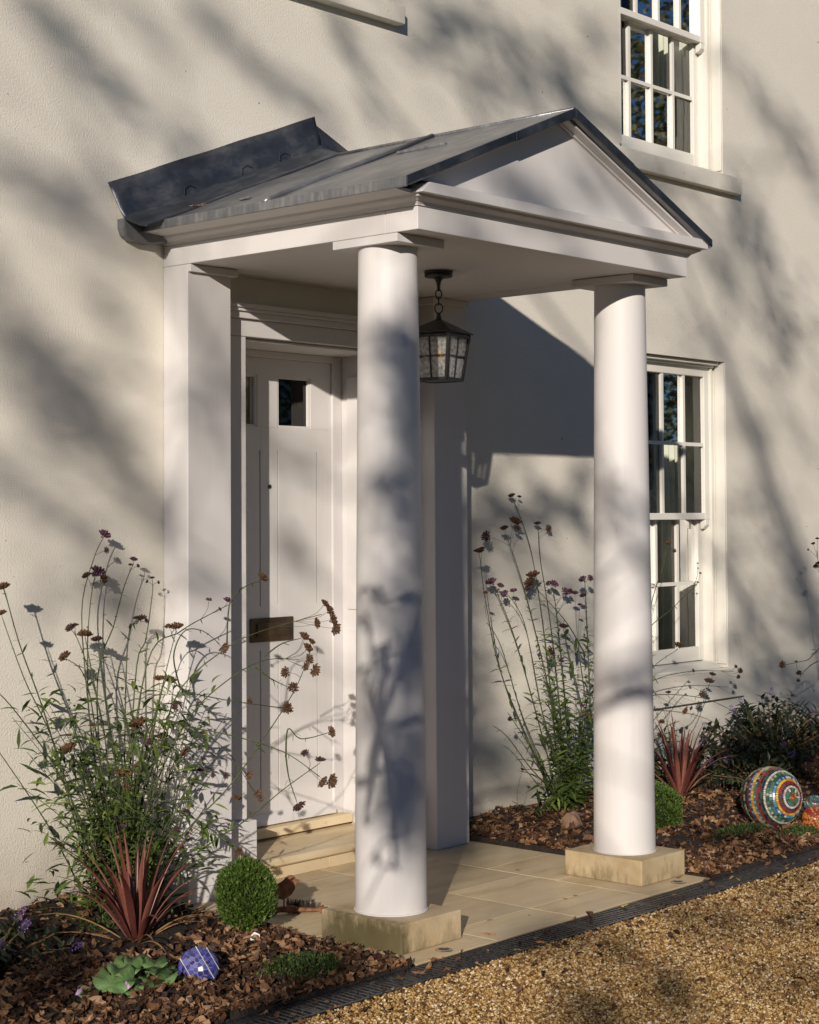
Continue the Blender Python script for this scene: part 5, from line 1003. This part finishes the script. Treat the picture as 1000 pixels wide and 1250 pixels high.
def rock(c, s, label):
    bm = bmesh.new(); bmesh.ops.create_icosphere(bm, subdivisions=3, radius=1); q = random.Random(5)
    for v in bm.verts:
        k = 1+.16*math.sin(3.1*v.co.x+1)*math.cos(2.7*v.co.y)+.10*math.sin(5*v.co.z+4*v.co.x)+q.uniform(-.03, .03); v.co = Vector((v.co.x*s[0]*k, v.co.y*s[1]*k, v.co.z*s[2]*k))
    me = bpy.data.meshes.new('rock'); bm.to_mesh(me); bm.free(); me.materials.append(M['stone']); o = bpy.data.objects.new('rock', me); COL.objects.link(o); o.location = c; tag(o, label, 'rock')
rock((2.18, -.50, .08), (.058, .045, .062), 'brown rounded stone lying in the leaves left of the right column')
s_ = MB().prism([(-.56, -.17), (-.53, -.16), (-.535, -.14), (-.562, -.145)], 'z', .02, .13).build('wooden_peg', 'wood'); tag(s_, 'short pale wooden peg in the soil under the straggly verbena', 'peg')
# ================================================================== TREES (outside the picture: they throw the dappled shade and fill the window reflections)
def leafquad(mb, p, s, q):
    d = Vector((q.gauss(0, 1), q.gauss(0, 1), q.gauss(0, 1))).normalized(); m = mat4(frame(d, q.uniform(0, 6.28)), p, s); mb.add([m @ Vector(v) for v in ((0, 0, 0), (.45, .34, .05), (1, 0, 0), (.45, -.34, .05))], [(0, 1, 2, 3)])
def shade_tree():
    q = random.Random(77); base = Vector((-7.3, -9.9, 0)); t = thing('garden_tree', base, 'tall half bare garden tree standing across the drive', 'tree')
    fork = base+Vector((-.2, .1, 4.3)); top = fork+Vector((-.9, -.3, 2.6))
    MB().tube(smooth_path([base-Vector((0, 0, .1)), base+Vector((.1, 0, 2)), fork, top], 14), [.26-.016*i for i in range(14)], 12).build('trunk', 'bark', t, smooth=True)
    mids = [sum((Vector(p) for p in b[0]), Vector())/len(b[0]) for b in BOUGHS]; hubs = []
    idx = list(range(len(mids))); hubs = [mids[i].copy() for i in (0, 7, 12, 18, 27, 35, 45)]
    for _ in range(6):
        grp = [[] for _ in hubs]
        for i in idx: grp[min(range(len(hubs)), key=lambda h: (hubs[h]-mids[i]).length)].append(i)
        hubs = [sum((mids[i] for i in g_), Vector())/len(g_) if g_ else hubs[k] for k, g_ in enumerate(grp)]
    fol = MB()
    for k, g_ in enumerate(grp):
        if not g_: continue
        h = hubs[k]; MB().tube(smooth_path([fork, fork.lerp(h, .5)+Vector((0, 0, .35)), h], 10), [.034-.0026*i for i in range(10)], 7).build('limb', 'bark', t, smooth=True)
        for i in g_:
            pts, wd, dk = BOUGHS[i]; P = [Vector(p) for p in pts]; ends = [P[0], P[-1]]; e = min(ends, key=lambda v: (v-h).length)
            if e is P[0]: path = [h]+P
            else: path = [h]+P[::-1]
            pp = smooth_path(path, 16); MB().tube(pp, [.012-.0006*j for j in range(16)], 5).build('branch', 'bark', t, smooth=True)
            core = smooth_path(P, 30); L = sum((b-a).length for a, b in zip(core, core[1:])); area = max(L*1.0, wd)*wd; n = int(-math.log(1-min(dk, .95))*area/.00105)
            for _ in range(n):
                c = core[q.randrange(30)]; dirn = Vector((q.gauss(0, 1), q.gauss(0, 1), q.gauss(0, 1))); leafquad(fol, c+dirn*wd*.36, q.uniform(.05, .10), q)
    fol.build('foliage', 'treeleaf', t, kind='stuff')
shade_tree()
def far_tree(x, y, h, r, label, seed):
    q = random.Random(seed); t = thing('background_tree', (x, y, 0), label, 'tree', 'trees across the drive'); B = Vector((x, y, 0))
    MB().tube([B, B+Vector((.1, 0, h*.45)), B+Vector((.1, .2, h*.8))], [.22, .15, .06], 8).build('trunk', 'bark', t, smooth=True)
    mb = MB()
    cl = [B+Vector((q.gauss(0, r*.5), q.gauss(0, r*.5), h*q.uniform(.25, 1.0))) for _ in range(34)]
    for k in range(15000): c = cl[k % 34]; leafquad(mb, c+Vector((q.gauss(0, .6), q.gauss(0, .6), q.gauss(0, .5))), q.uniform(.07, .16), q)
    mb.build('crown', 'treeleaf', t, kind='stuff')
def shade_screen():  # unseen leafy block, added to shade the drive and cut bounce and low sky
    q = random.Random(5); sx, sy = SUN.x/math.hypot(SUN.x, SUN.y), SUN.y/math.hypot(SUN.x, SUN.y); c = Vector((-18.2, -13.6, 0)); al = Vector((sy, -sx, 0)); ac = Vector((sx, sy, 0))
    t = thing('shade_screen', c, 'unseen dark leafy screen added to shade the far drive', 'shade_screen'); mb = MB()
    for k in range(16000): leafquad(mb, c+al*q.uniform(-17, 17)+ac*q.uniform(-.9, .9)+Vector((0, 0, 5.3*q.random()**.8+.25*math.sin(q.uniform(0, 6)))), q.uniform(.14, .3), q)
    mb.build('foliage', 'treeleaf', t, kind='stuff')
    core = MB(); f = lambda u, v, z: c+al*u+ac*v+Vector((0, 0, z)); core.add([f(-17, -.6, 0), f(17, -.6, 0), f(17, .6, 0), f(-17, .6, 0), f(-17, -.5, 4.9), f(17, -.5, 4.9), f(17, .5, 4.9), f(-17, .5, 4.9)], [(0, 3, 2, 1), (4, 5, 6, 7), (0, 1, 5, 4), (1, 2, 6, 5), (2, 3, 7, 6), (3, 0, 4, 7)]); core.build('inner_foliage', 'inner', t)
shade_screen()
for i, (x, y, h, r_) in enumerate(((15.5, -9.5, 8, 2.4), (18.5, -6.2, 9, 2.6), (21, -12, 10, 3), (13, -13, 7, 2.4))): far_tree(x, y, h, r_, ['leafy tree across the drive nearest the house wall', 'tallest leafy tree far right of the house', 'broad leafy tree at the back of the drive', 'short leafy tree across the drive opposite the porch'][i], i)
